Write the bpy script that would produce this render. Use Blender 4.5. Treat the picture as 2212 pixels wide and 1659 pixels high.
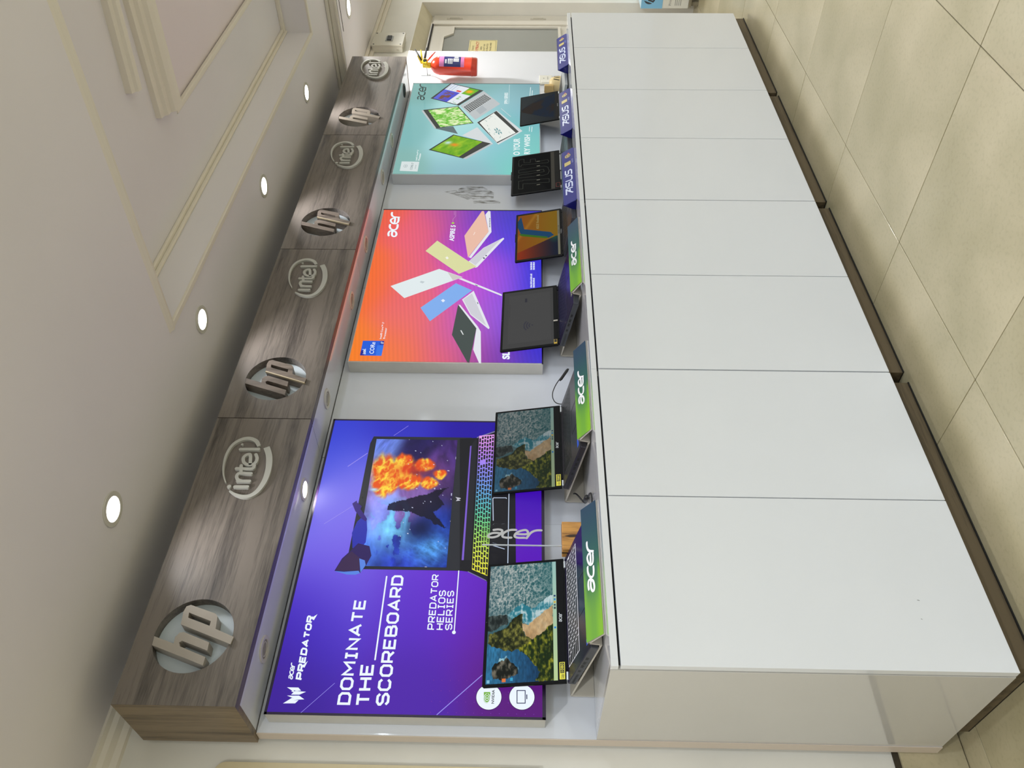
import bpy, bmesh, math, random
import numpy as np
from mathutils import Vector, Matrix
random.seed(4); RNG = np.random.default_rng(7)
for o in list(bpy.data.objects): bpy.data.objects.remove(o)
C = bpy.context.scene.collection
SC = bpy.context.scene
# ---------------------------------------------------------------- camera (photo is a portrait frame turned on its side)
R_ = np.array([[0.720957, -0.692866, 0.012583], [-0.021762, -0.004487, 0.999753], [0.692638, 0.721053, 0.018313]])
cam = bpy.data.cameras.new('camera'); camo = bpy.data.objects.new('camera', cam); C.objects.link(camo); SC.camera = camo
cam.sensor_fit = 'HORIZONTAL'; cam.sensor_width = 36.0; cam.lens = 27.758; cam.clip_start = 0.02
H = 1.1454
right, up, fwd = R_
camo.matrix_world = Matrix(((-up[0], right[0], -fwd[0], 0), (-up[1], right[1], -fwd[1], 0), (-up[2], right[2], -fwd[2], H), (0, 0, 0, 1)))
# ---------------------------------------------------------------- world, exposure
w = bpy.data.worlds.new('world'); SC.world = w; w.use_nodes = True
w.node_tree.nodes['Background'].inputs[0].default_value = (.9, .92, 1, 1); w.node_tree.nodes['Background'].inputs[1].default_value = .3
vs = SC.view_settings; vs.view_transform = 'Standard'; vs.look = 'None'; vs.gamma = 1; vs.exposure = 0; vs.use_curve_mapping = False

def lin(v):
    v = v / 255.0
    return v / 12.92 if v <= .04045 else ((v + .055) / 1.055) ** 2.4
def col(r, g, b): return (lin(r), lin(g), lin(b), 1)
def area_light(name, loc, size, power, color=(1, .97, .92), size_y=None, spread=180, rot=(0, 0, 0)):
    l = bpy.data.lights.new(name, 'AREA'); l.energy = power; l.color = color
    l.shape = 'DISK' if size_y is None else 'RECTANGLE'; l.size = size
    if size_y: l.size_y = size_y
    l.spread = math.radians(spread)
    o = bpy.data.objects.new(name, l); C.objects.link(o); o.location = loc; o.rotation_euler = rot
    return o
CEIL = 2.24
ROW = [(1.188, 1.735), (1.971, 1.758), (2.821, 1.777), (3.676, 1.79)]        # ceiling downlights by the display
for i, (x, y) in enumerate(ROW): area_light('downlight_lamp', (x, y, CEIL - .012), .07, 1.35, (.97, .97, 1), spread=115)
area_light('downlight_lamp', (4.608, 1.737, 2.166), .07, 10, (1, .98, .93), spread=150)
area_light('downlight_lamp', (1.454, 1.999, 1.828), .05, 1.0, (1, .93, .9), spread=140)
for x in (-1.0, .6, 2.4, 4.2, 6.2):                                            # the shop's other ceiling lamps, assumed and out of view
    for y in (-2.1, -.9):
        if (x, y) == (4.2, -.9): area_light('unseen_lamp', (4.79, -1.09, CEIL - .012), .07, 12, (.80, .90, 1)); continue
        area_light('unseen_lamp', (x, y, CEIL - .012), .3, 20.3, (.80, .90, 1))
area_light('unseen_lamp', (3.4, -.6, CEIL - .012), .3, 12, (.80, .90, 1)); area_light('unseen_lamp', (5.1, -1.9, 2.16), .3, 18, (.84, .92, 1))  # unseen lamps added to brighten the far doors and floor
for x, y in ((-.4, 1.0), (5.6, -.3), (6.6, 1.4)): area_light('unseen_lamp', (x, y, 2.16), .12, 20, (.97, .98, .96))  # unseen lamps; the two far ones are added to brighten the far end
# ---------------------------------------------------------------- materials
MATS = {}
def nodes(name):
    m = bpy.data.materials.new(name); m.use_nodes = True; nt = m.node_tree
    return m, nt, nt.nodes['Principled BSDF']
def setp(b, **k):
    for n, v in k.items():
        n = n.replace('_', ' ')
        if n in b.inputs: b.inputs[n].default_value = v
def mat(name, rgb, rough=.5, metal=0, coat=0, emit=None, es=1.0, spec=.5, noise=0, nscale=8, bump=0, stretch=(1, 1, 1), trans=0, alpha=1):
    """plain procedural material: base colour broken up by noise, optional fine relief"""
    if name in MATS: return MATS[name]
    m, nt, b = nodes(name); c = col(*rgb)
    setp(b, Roughness=rough, Metallic=metal, Coat_Weight=coat, Coat_Roughness=.03, Specular_IOR_Level=spec, Transmission_Weight=trans, Alpha=alpha)
    b.inputs['Base Color'].default_value = c
    if emit: b.inputs['Emission Color'].default_value = col(*emit); b.inputs['Emission Strength'].default_value = es
    if noise or bump:
        tc = nt.nodes.new('ShaderNodeTexCoord'); mp = nt.nodes.new('ShaderNodeMapping'); mp.inputs['Scale'].default_value = stretch
        nz = nt.nodes.new('ShaderNodeTexNoise'); nz.inputs['Scale'].default_value = nscale; nz.inputs['Detail'].default_value = 6
        nt.links.new(tc.outputs['Object'], mp.inputs['Vector']); nt.links.new(mp.outputs[0], nz.inputs['Vector'])
        if noise:
            r = nt.nodes.new('ShaderNodeMapRange'); r.inputs['From Min'].default_value = .3; r.inputs['From Max'].default_value = .7
            r.inputs['To Min'].default_value = 1 - noise; r.inputs['To Max'].default_value = 1 + noise
            mx = nt.nodes.new('ShaderNodeVectorMath'); mx.operation = 'SCALE'; mx.inputs[0].default_value = c[:3]
            nt.links.new(nz.outputs['Fac'], r.inputs['Value']); nt.links.new(r.outputs[0], mx.inputs['Scale']); nt.links.new(mx.outputs[0], b.inputs['Base Color'])
        if bump:
            bp = nt.nodes.new('ShaderNodeBump'); bp.inputs['Strength'].default_value = bump; bp.inputs['Distance'].default_value = .002
            nt.links.new(nz.outputs['Fac'], bp.inputs['Height']); nt.links.new(bp.outputs[0], b.inputs['Normal'])
    MATS[name] = m; return m
def mat_emit(name, rgb, s=1.0, gloss=False):
    """backlit print or lamp: gives off its own light"""
    if name in MATS: return MATS[name]
    m, nt, b = nodes(name); setp(b, Roughness=.25 if gloss else .6, Specular_IOR_Level=.06 if gloss else 0)
    b.inputs['Base Color'].default_value = (.02, .02, .02, 1)
    b.inputs['Emission Color'].default_value = col(*rgb); b.inputs['Emission Strength'].default_value = s
    MATS[name] = m; return m
def mat_vc(name, es=1.0, base=0.0, rough=.3, spec=.3):
    """colour printed point by point (mesh colour attribute)"""
    if name in MATS: return MATS[name]
    m, nt, b = nodes(name); setp(b, Roughness=rough, Specular_IOR_Level=spec)
    a = nt.nodes.new('ShaderNodeAttribute'); a.attribute_name = 'Col'
    if es > 0: nt.links.new(a.outputs['Color'], b.inputs['Emission Color']); b.inputs['Emission Strength'].default_value = es
    if base > 0: nt.links.new(a.outputs['Color'], b.inputs['Base Color'])
    else: b.inputs['Base Color'].default_value = (.01, .01, .01, 1)
    MATS[name] = m; return m
def mat_wood(name, dark, light, axis='X', rough=.44, scale=1.0, coat=0.0):
    if name in MATS: return MATS[name]
    m, nt, b = nodes(name); setp(b, Roughness=rough, Coat_Weight=coat, Coat_Roughness=.18)
    tc = nt.nodes.new('ShaderNodeTexCoord'); mp = nt.nodes.new('ShaderNodeMapping')
    mp.inputs['Scale'].default_value = {'X': (.8 * scale, 15 * scale, 15 * scale), 'Z': (15 * scale, 15 * scale, .8 * scale), 'Y': (15 * scale, .8 * scale, 15 * scale)}[axis]
    n1 = nt.nodes.new('ShaderNodeTexNoise'); n1.inputs['Scale'].default_value = 2.2; n1.inputs['Detail'].default_value = 9; n1.inputs['Distortion'].default_value = .35; n1.inputs['Roughness'].default_value = .6
    n2 = nt.nodes.new('ShaderNodeTexNoise'); n2.inputs['Scale'].default_value = 22; n2.inputs['Detail'].default_value = 4
    n3 = nt.nodes.new('ShaderNodeTexNoise'); n3.inputs['Scale'].default_value = .8; n3.inputs['Detail'].default_value = 3
    for n in (n1, n2, n3): nt.links.new(mp.outputs[0], n.inputs['Vector'])
    nt.links.new(tc.outputs['Object'], mp.inputs['Vector'])
    ad = nt.nodes.new('ShaderNodeMath'); ad.operation = 'MULTIPLY_ADD'; ad.inputs[1].default_value = .38
    nt.links.new(n2.outputs['Fac'], ad.inputs[0]); nt.links.new(n1.outputs['Fac'], ad.inputs[2])
    ad2 = nt.nodes.new('ShaderNodeMath'); ad2.operation = 'MULTIPLY_ADD'; ad2.inputs[1].default_value = .5
    nt.links.new(n3.outputs['Fac'], ad2.inputs[0]); nt.links.new(ad.outputs[0], ad2.inputs[2])
    rp = nt.nodes.new('ShaderNodeValToRGB'); e = rp.color_ramp.elements
    e[0].position = .70; e[0].color = col(*dark); e[1].position = 1.12 if False else 1.0; e[1].color = col(*light)
    nt.links.new(ad2.outputs[0], rp.inputs[0]); nt.links.new(rp.outputs[0], b.inputs['Base Color'])
    bp = nt.nodes.new('ShaderNodeBump'); bp.inputs['Strength'].default_value = .25; bp.inputs['Distance'].default_value = .0008
    nt.links.new(n2.outputs['Fac'], bp.inputs['Height']); nt.links.new(bp.outputs[0], b.inputs['Normal'])
    MATS[name] = m; return m
def mat_tile():
    m, nt, b = nodes('beige_tile'); setp(b, Roughness=.3, Coat_Weight=.25, Coat_Roughness=.12)
    tc = nt.nodes.new('ShaderNodeTexCoord')
    n1 = nt.nodes.new('ShaderNodeTexNoise'); n1.inputs['Scale'].default_value = 2.6; n1.inputs['Detail'].default_value = 7; n1.inputs['Distortion'].default_value = .5
    n2 = nt.nodes.new('ShaderNodeTexNoise'); n2.inputs['Scale'].default_value = 90; n2.inputs['Detail'].default_value = 2
    rp = nt.nodes.new('ShaderNodeValToRGB'); e = rp.color_ramp.elements
    e[0].position = .35; e[0].color = col(164, 154, 121); e[1].position = .66; e[1].color = col(188, 176, 145)
    nt.links.new(tc.outputs['Object'], n1.inputs['Vector']); nt.links.new(tc.outputs['Object'], n2.inputs['Vector'])
    nt.links.new(n1.outputs['Fac'], rp.inputs[0])
    hv = nt.nodes.new('ShaderNodeMixRGB'); hv.blend_type = 'MULTIPLY'; hv.inputs[0].default_value = .2
    r2 = nt.nodes.new('ShaderNodeValToRGB'); r2.color_ramp.elements[0].position = .3; r2.color_ramp.elements[0].color = (.55, .52, .45, 1); r2.color_ramp.elements[1].position = .5
    nt.links.new(n2.outputs['Fac'], r2.inputs[0]); nt.links.new(rp.outputs[0], hv.inputs[1]); nt.links.new(r2.outputs[0], hv.inputs[2]); nt.links.new(hv.outputs[0], b.inputs['Base Color'])
    return m
M_TILE = mat_tile()
M_PAINT = mat('cream_wall_paint', (222, 219, 211), .6, noise=.035, nscale=5, bump=.15)
M_CEIL = mat('cream_ceiling_paint', (225, 221, 224), .7, noise=.02, nscale=2)
M_CEIL2 = mat('pinkish_ceiling_paint', (228, 217, 222), .7, noise=.02, nscale=2)
M_TRIM = mat('cream_moulding_paint', (226, 219, 206), .5)
M_WHITE = mat('white_gloss_laminate', (220, 222, 226), .09, coat=.35, noise=.01, nscale=3)
M_BACK = mat('white_back_laminate', (214, 217, 225), .07, coat=0, noise=.015, nscale=3)
M_ENDP = mat('cream_gloss_laminate', (196, 193, 188), .08, coat=.4, noise=.015, nscale=4)
M_WOOD = mat_wood('grey_brown_wood_laminate', (55, 50, 47), (112, 104, 97), 'X')
M_WOODV = mat_wood('brown_wood_laminate_upright', (66, 55, 42), (128, 112, 90), 'Z')
M_PLINTH = mat_wood('dark_oak_plinth_laminate', (48, 39, 27), (98, 84, 62), 'X', rough=.45)
M_BLACK = mat('matt_black', (12, 12, 13), .5)
M_GAP = mat('dark_joint', (22, 18, 20), .8)
M_ALU = mat('brushed_aluminium', (196, 194, 188), .35, metal=.15, noise=.03, nscale=30, stretch=(20, 1, 1))
M_LOGO = mat('satin_grey_plastic', (176, 176, 170), .35)
M_LETWOOD = mat('taupe_laminate', (158, 150, 141), .4, noise=.03, nscale=12)
M_LETWOOD2 = mat_wood('brown_laminate_letters', (66, 58, 53), (118, 107, 98), 'Z', scale=2)
M_DISC = mat('pale_blue_white_laminate', (196, 206, 212), .12, coat=.3)
M_LAP = mat('charcoal_laptop_plastic', (58, 60, 64), .4)
M_LAPD = mat('black_laptop_plastic', (15, 16, 18), .5, spec=.1)
M_LAPG = mat('dark_grey_metal_deck', (62, 60, 66), .3, metal=.5)
M_PURP = mat('dark_blue_metal_deck', (40, 34, 72), .25, metal=.5)
M_SILV = mat('silver_metal', (176, 180, 182), .3, metal=.6)
M_CARD = mat('white_cardboard', (196, 190, 178), .6, noise=.03, nscale=20)
M_CARDD = mat('grey_cardboard', (170, 163, 150), .6, noise=.03, nscale=20)
M_LENS = mat_emit('lamp_lens', (255, 252, 246), 9)
M_RING = mat('white_lamp_ring', (205, 202, 192), .35)
M_OFF = mat('unlit_lamp_lens', (150, 144, 132), .3)
M_RED = mat('red_enamel', (214, 60, 34), .22, coat=.5)
M_YEL = mat('yellow_plastic', (232, 205, 40), .35)
M_BLUE = mat('dark_blue_acrylic', (38, 48, 130), .15, coat=.5)
M_BLUED = mat('deep_blue_acrylic', (8, 10, 92), .2, coat=.4)
M_CABLE = mat('black_cable', (14, 14, 15), .45)
# ---------------------------------------------------------------- geometry helpers
class Fr:
    """a flat frame: origin, along, up; w runs towards the viewer's side"""
    def __init__(s, O, U, V):
        s.O = Vector(O); s.U = Vector(U); s.V = Vector(V); s.W = s.U.cross(s.V).normalized()
    def p(s, u, v, w=0): return s.O + s.U * u + s.V * v + s.W * w
WORLD = Fr((0, 0, 0), (1, 0, 0), (0, 1, 0))
class MB:
    def __init__(s): s.v = []; s.f = []; s.mi = []; s.cur = 0; s.k = 0
    def add(s, vs, fs):
        n = len(s.v); s.v += [tuple(x) for x in vs]; s.f += [tuple(i + n for i in f) for f in fs]; s.mi += [s.cur] * len(fs); return s
    def box(s, F, u0, u1, v0, v1, w0, w1):
        P = [F.p(u, v, w) for w in (w0, w1) for v in (v0, v1) for u in (u0, u1)]
        return s.add(P, [(0, 2, 3, 1), (4, 5, 7, 6), (0, 1, 5, 4), (2, 6, 7, 3), (0, 4, 6, 2), (1, 3, 7, 5)])
    def wb(s, x0, x1, y0, y1, z0, z1): return s.box(WORLD, x0, x1, y0, y1, z0, z1)
    def poly(s, F, pts, w=0): return s.add([F.p(u, v, w) for u, v in pts], [tuple(range(len(pts)))])
    def prism(s, F, pts, w0, w1):
        n = len(pts); P = [F.p(u, v, w0) for u, v in pts] + [F.p(u, v, w1) for u, v in pts]
        return s.add(P, [tuple(range(n))[::-1], tuple(range(n, 2 * n))] + [(i, (i + 1) % n, n + (i + 1) % n, n + i) for i in range(n)])
    def stroke(s, F, pts, width, w0=0, w1=None, closed=False, caps=True):
        """a ribbon (or, with w1, a bar) of even or varying width along a line"""
        pts = [p for i, p in enumerate(pts) if i == 0 or (abs(p[0] - pts[i - 1][0]) + abs(p[1] - pts[i - 1][1])) > 1e-7]
        n = len(pts); wd = width if hasattr(width, '__len__') else [width] * n
        L = []; Rr = []
        for i in range(n):
            a = pts[i - 1] if (i > 0 or closed) else None; b = pts[(i + 1) % n] if (i < n - 1 or closed) else None; p = pts[i]
            d1 = Vector((p[0] - a[0], p[1] - a[1])).normalized() if a else None; d2 = Vector((b[0] - p[0], b[1] - p[1])).normalized() if b else None
            if d1 is None: d1 = d2
            if d2 is None: d2 = d1
            n1 = Vector((-d1.y, d1.x)); n2 = Vector((-d2.y, d2.x)); m = n1 + n2
            m = n1 if m.length < 1e-4 else m.normalized(); k = min(1 / max(m.dot(n1), .4), 2.0) * wd[i] / 2
            L.append((p[0] + m.x * k, p[1] + m.y * k)); Rr.append((p[0] - m.x * k, p[1] - m.y * k))
        if w1 is not None and not closed:
            def cap(p, q, wd_):      # half circle from q around p
                a0 = math.atan2(q[1] - p[1], q[0] - p[0]); return [(p[0] + wd_ / 2 * math.cos(a0 - math.pi * k / 6), p[1] + wd_ / 2 * math.sin(a0 - math.pi * k / 6)) for k in range(1, 6)]
            out = L + (cap(pts[-1], L[-1], wd[-1]) if caps else []) + Rr[::-1] + (cap(pts[0], Rr[0], wd[0]) if caps else [])
            return s.prism(F, out, w0, w1)
        if w1 is not None:
            P = [F.p(*q, w) for i in range(n) for q, w in ((L[i], w0), (Rr[i], w0), (Rr[i], w1), (L[i], w1))]
            return s.add(P, [tuple(4 * i + k for k in (a, b)) + tuple(4 * ((i + 1) % n) + k for k in (b, a)) for i in range(n) for a, b in ((0, 1), (1, 2), (2, 3), (3, 0))])
        m = n if closed else n - 1
        for i in range(m):
            j = (i + 1) % n; q = [Rr[i], Rr[j], L[j], L[i]]
            s.k += 1
            if w1 is None: s.poly(F, q, w0 + (s.k % 60) * 1.2e-5)
            else: s.prism(F, q, w0, w1)
        if caps and not closed:
            for p, q, r, wd_ in ((pts[-1], L[-1], Rr[-1], wd[-1]), (pts[0], Rr[0], L[0], wd[0])):
                a0 = math.atan2(q[1] - p[1], q[0] - p[0]); s.poly(F, [q] + [(p[0] + wd_ / 2 * math.cos(a0 - math.pi * k / 6), p[1] + wd_ / 2 * math.sin(a0 - math.pi * k / 6)) for k in range(1, 6)] + [r], w0)
        return s
    def disc(s, F, c, r, w0=0, w1=None, n=24, r2=None):
        pts = [(c[0] + r * math.cos(2 * math.pi * i / n), c[1] + (r2 or r) * math.sin(2 * math.pi * i / n)) for i in range(n)]
        return s.poly(F, pts, w0) if w1 is None else s.prism(F, pts, w0, w1)
    def ring(s, F, c, r0, r1, w0, w1, n=32):
        P = []
        for i in range(n):
            a = 2 * math.pi * i / n
            for r, w in ((r0, w0), (r1, w0), (r1, w1), (r0, w1)): P.append(F.p(c[0] + r * math.cos(a), c[1] + r * math.sin(a), w))
        return s.add(P, [tuple(4 * i + k for k in (a, b)) + tuple(4 * ((i + 1) % n) + k for k in (b, a)) for i in range(n) for a, b in ((0, 1), (1, 2), (2, 3), (3, 0))])
    def lathe(s, O, axis, prof, n=24):
        ax = Vector(axis).normalized(); t = Vector((1, 0, 0)) if abs(ax.x) < .8 else Vector((0, 1, 0)); e1 = ax.cross(t).normalized(); e2 = ax.cross(e1)
        P = [Vector(O) + ax * h + (e1 * math.cos(2 * math.pi * i / n) + e2 * math.sin(2 * math.pi * i / n)) * r for r, h in prof for i in range(n)]
        F_ = [(k * n + i, k * n + (i + 1) % n, (k + 1) * n + (i + 1) % n, (k + 1) * n + i) for k in range(len(prof) - 1) for i in range(n)]
        return s.add(P, F_ + [tuple(range(n))[::-1], tuple(range((len(prof) - 1) * n, len(prof) * n))])
    def tube(s, pts, r, n=8):
        pts = [Vector(p) for p in pts]; P = []; prev = None
        for i, p in enumerate(pts):
            d = (pts[min(i + 1, len(pts) - 1)] - pts[max(i - 1, 0)]).normalized()
            if prev is None: prev = d.cross(Vector((0, 0, 1)) if abs(d.z) < .9 else Vector((1, 0, 0))).normalized()
            e1 = (prev - d * prev.dot(d)).normalized(); prev = e1; e2 = d.cross(e1)
            P += [p + (e1 * math.cos(2 * math.pi * k / n) + e2 * math.sin(2 * math.pi * k / n)) * (r[i] if hasattr(r, '__len__') else r) for k in range(n)]
        m = len(pts)
        return s.add(P, [(i * n + k, i * n + (k + 1) % n, (i + 1) * n + (k + 1) % n, (i + 1) * n + k) for i in range(m - 1) for k in range(n)] + [tuple(range(n))[::-1], tuple(range((m - 1) * n, m * n))])
ORG = {}
def tag(o, label=None, cat=None, group=None, kind=None):
    if label: o['label'] = label
    if cat: o['category'] = cat
    if group: o['group'] = group
    if kind: o['kind'] = kind
    return o
def thing(name, label, cat, loc, group=None):
    o = bpy.data.objects.new(name, None); C.objects.link(o); o.location = loc; o.empty_display_size = .05
    ORG[o] = Vector(loc); return tag(o, label, cat, group)
def obj(name, mb, m, parent=None, bevel=0, smooth=False, fix=True, label=None, kind=None):
    me = bpy.data.meshes.new(name); org = ORG.get(parent, Vector((0, 0, 0)))
    me.from_pydata([(v[0] - org.x, v[1] - org.y, v[2] - org.z) for v in mb.v], [], mb.f)
    ms = m if isinstance(m, (list, tuple)) else [m]
    for k in ms: me.materials.append(k)
    if len(ms) > 1: me.polygons.foreach_set('material_index', mb.mi)
    if fix or bevel:
        bm = bmesh.new(); bm.from_mesh(me)
        if fix: bmesh.ops.recalc_face_normals(bm, faces=bm.faces)
        if bevel: bmesh.ops.bevel(bm, geom=[e for e in bm.edges if len(e.link_faces) == 2 and e.calc_face_angle() > .6], offset=bevel, segments=2, affect='EDGES', profile=.5)
        bm.to_mesh(me); bm.free()
    if smooth: me.shade_smooth()
    o = bpy.data.objects.new(name, me); C.objects.link(o)
    if parent: o.parent = parent; ORG[o] = org
    return tag(o, label, kind=kind)
def struct(name, mb, m, parent=None, **k):
    o = obj(name, mb, m, parent, **k)
    if parent is None: o['kind'] = 'structure'
    return o
# ---------------------------------------------------------------- lettering
def smooth(pts, k=6):
    out = []; n = len(pts)
    for i in range(n - 1):
        p0 = pts[max(i - 1, 0)]; p1 = pts[i]; p2 = pts[i + 1]; p3 = pts[min(i + 2, n - 1)]
        for j in range(k):
            t = j / k
            out.append(tuple(.5 * ((2 * p1[a]) + (p2[a] - p0[a]) * t + (2 * p0[a] - 5 * p1[a] + 4 * p2[a] - p3[a]) * t * t + (3 * p1[a] - p0[a] - 3 * p2[a] + p3[a]) * t ** 3) for a in (0, 1)))
    return out + [pts[-1]]
c_ = .2
SQ = {'D': (.84, [([(0, 0), (0, 1), (.62, 1), (.82, .8), (.82, .2), (.62, 0)], 1)]), 'O': (.84, [([(.2, 0), (0, .2), (0, .8), (.2, 1), (.64, 1), (.84, .8), (.84, .2), (.64, 0)], 1)]),
 'M': (1.0, [([(0, 0), (0, 1), (.5, .38), (1, 1), (1, 0)], 0)]), 'I': (.5, [([(0, 1), (.5, 1)], 0), ([(0, 0), (.5, 0)], 0), ([(.25, 0), (.25, 1)], 0)]),
 'N': (.84, [([(0, 0), (0, 1), (.84, 0), (.84, 1)], 0)]), 'A': (.94, [([(0, 0), (.47, 1), (.94, 0)], 0), ([(.17, .3), (.77, .3)], 0)]),
 'T': (.84, [([(0, 1), (.84, 1)], 0), ([(.42, 0), (.42, 1)], 0)]), 'E': (.76, [([(.76, 1), (0, 1), (0, 0), (.76, 0)], 0), ([(0, .5), (.66, .5)], 0)]),
 'H': (.84, [([(0, 0), (0, 1)], 0), ([(.84, 0), (.84, 1)], 0), ([(0, .5), (.84, .5)], 0)]),
 'S': (.84, [([(.84, .8), (.64, 1), (.2, 1), (0, .82), (0, .68), (.2, .5), (.64, .5), (.84, .32), (.84, .18), (.64, 0), (.2, 0), (0, .2)], 0)]),
 'C': (.84, [([(.84, .78), (.64, 1), (.2, 1), (0, .8), (0, .2), (.2, 0), (.64, 0), (.84, .22)], 0)]),
 'R': (.84, [([(0, 0), (0, 1), (.66, 1), (.82, .86), (.82, .58), (.66, .42), (0, .42)], 0), ([(.42, .42), (.84, 0)], 0)]),
 'B': (.84, [([(0, 0), (0, 1), (.62, 1), (.78, .88), (.78, .64), (.62, .52), (0, .52)], 0), ([(.6, .52), (.84, .38), (.84, .14), (.64, 0), (0, 0)], 0)]),
 'P': (.82, [([(0, 0), (0, 1), (.64, 1), (.82, .84), (.82, .54), (.64, .38), (0, .38)], 0)]), 'L': (.7, [([(0, 1), (0, 0), (.7, 0)], 0)]),
 'U': (.84, [([(0, 1), (0, .2), (.2, 0), (.64, 0), (.84, .2), (.84, 1)], 0)]),
 'V': (.9, [([(0, 1), (.45, 0), (.9, 1)], 0)]), ' ': (.3, [])}
ACER = [[(.1, .93), (.34, 1), (.58, .9), (.66, .62), (.6, .2), (.36, .02), (.12, .08), (.04, .3), (.16, .52), (.4, .57), (.66, .5)],
        [(1.36, .97), (1.06, .95), (.84, .72), (.8, .4), (.92, .12), (1.18, .02), (1.42, .04)],
        [(1.52, .47), (2.12, .47), (2.12, .72), (1.9, .97), (1.62, .82), (1.5, .5), (1.58, .16), (1.84, .02), (2.18, .04)],
        [(2.3, 0), (2.3, .55), (2.38, .82), (2.56, .96), (2.8, .97)]]
def tf(pts, BL, BR, TL, wid, hgt=1.0):
    ux, uy = (BR[0] - BL[0]) / wid, (BR[1] - BL[1]) / wid; vx, vy = (TL[0] - BL[0]) / hgt, (TL[1] - BL[1]) / hgt
    return [(BL[0] + x * ux + y * vx, BL[1] + x * uy + y * vy) for x, y in pts]
def sqtext(mb, F, txt, BL, BR, TL, bold=.2, w=0, gap=.34, slant=0):
    """square chamfered capitals, laid along BL-BR with height BL-TL"""
    xs = []; x = 0
    for ch in txt: xs.append(x); x += SQ[ch][0] + gap
    tot = x - gap; hh = math.dist(BL, TL); th = bold * hh; in_ = bold / 2
    for ch, x0 in zip(txt, xs):
        for pts, cl in SQ[ch][1]:
            q = [(x0 + p[0] * (1 - in_ * 0) + slant * p[1], in_ + p[1] * (1 - 2 * in_)) for p in pts]
            mb.stroke(F, tf(q, BL, BR, TL, tot), th, w, closed=bool(cl), caps=False)
def acertext(mb, F, BL, BR, TL, bold=.2, w=0, w1=None, slant=0):
    hh = math.dist(BL, TL)
    for i, pts in enumerate(ACER):
        q = [(.0 + x + slant * y, .1 + y * .8) for x, y in smooth(pts, 5)]
        mb.stroke(F, tf(q, BL, BR, TL, 2.85 + slant), bold * hh, w if w1 is None else w, w1)
INTEL = [[(.1, 0), (.1, .72)], [(.1, 1.0), (.1, 1.02)], [(.42, 0), (.42, .72)], [(.42, .5), (.55, .68), (.72, .72), (.88, .66), (.95, .5), (.95, 0)], [(1.28, 1.0), (1.28, .2), (1.38, .05), (1.58, .0)], [(1.12, .7), (1.56, .7)],
         [(1.76, .38), (2.4, .38), (2.38, .56), (2.2, .72), (2.0, .72), (1.78, .56), (1.74, .34), (1.82, .12), (2.02, .0), (2.3, .04)], [(2.7, 0), (2.7, 1.12)]]
def linestext(mb, F, strokes, BL, BR, TL, wid, bold, w=0, w1=None, dot=True):
    hh = math.dist(BL, TL)
    for pts in strokes: mb.stroke(F, tf(smooth(pts, 4) if len(pts) > 2 else pts, BL, BR, TL, wid), bold * hh, w, w1)
FONTCACHE = {}
def fonttext(mb, F, txt, BL, BR, TL, w=0, bold=0.0, capfit=True):
    """small print in the plain built-in face, fitted between BL, BR and TL"""
    key = (txt, bold)
    if key not in FONTCACHE:
        cu = bpy.data.curves.new('t', 'FONT'); cu.body = txt; cu.size = 1; cu.resolution_u = 3; cu.offset = bold
        o = bpy.data.objects.new('t', cu); C.objects.link(o); bpy.context.view_layer.update()
        me = bpy.data.meshes.new_from_object(o.evaluated_get(bpy.context.evaluated_depsgraph_get()))
        vs_ = [(v.co.x, v.co.y) for v in me.vertices]; fs_ = [tuple(p.vertices) for p in me.polygons]
        bpy.data.objects.remove(o); bpy.data.curves.remove(cu); bpy.data.meshes.remove(me)
        FONTCACHE[key] = (vs_, fs_)
    vs_, fs_ = FONTCACHE[key]
    if not vs_: return
    x0 = min(v[0] for v in vs_); x1 = max(v[0] for v in vs_); y0 = min(0, min(v[1] for v in vs_) * .0); y1 = max(v[1] for v in vs_)
    q = tf([(v[0] - x0, v[1] - y0) for v in vs_], BL, BR, TL, x1 - x0, y1 - y0)
    mb.add([F.p(u, v, w) for u, v in q], fs_)
# ---------------------------------------------------------------- pictures printed or shown point by point
def fbm(u, v, s=4, o=5, seed=0, ridge=False):
    out = 0; a = 1; tot = 0
    for k in range(o):
        r = np.random.default_rng(seed * 31 + k); g = r.random((64, 64)); x = u * s; y = v * s
        xi = np.floor(x).astype(int); yi = np.floor(y).astype(int); fx = x - xi; fy = y - yi; fx = fx * fx * (3 - 2 * fx); fy = fy * fy * (3 - 2 * fy)
        G = lambda i, j: g[i % 64, j % 64]
        n = G(xi, yi) * (1 - fx) * (1 - fy) + G(xi + 1, yi) * fx * (1 - fy) + G(xi, yi + 1) * (1 - fx) * fy + G(xi + 1, yi + 1) * fx * fy
        if ridge: n = 1 - abs(2 * n - 1)
        out = out + a * n; tot += a; a *= .55; s *= 2.03
    return out / tot
def inside(u, v, poly):
    m = np.zeros(u.shape, bool); n = len(poly)
    for i in range(n):
        x1, y1 = poly[i]; x2, y2 = poly[(i + 1) % n]
        if y1 == y2: continue
        m ^= ((y1 > v) != (y2 > v)) & (u < (x2 - x1) * (v - y1) / (y2 - y1) + x1)
    return m
def rgb(*c): return np.array(c, float)
def mix(a, b, t):
    t = np.clip(t, 0, 1)[..., None]; return a * (1 - t) + b * t
def rbf(u, v, pts, p=3.0, sg=.115):
    W = 0; A = 0
    for (x, y), c in pts:
        k = np.exp(-((u - x) ** 2 + (v - y) ** 2) / (2 * sg * sg)) + 1e-9; W = W + k; A = A + k[..., None] * rgb(*c)
    return A / W[..., None]
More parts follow.
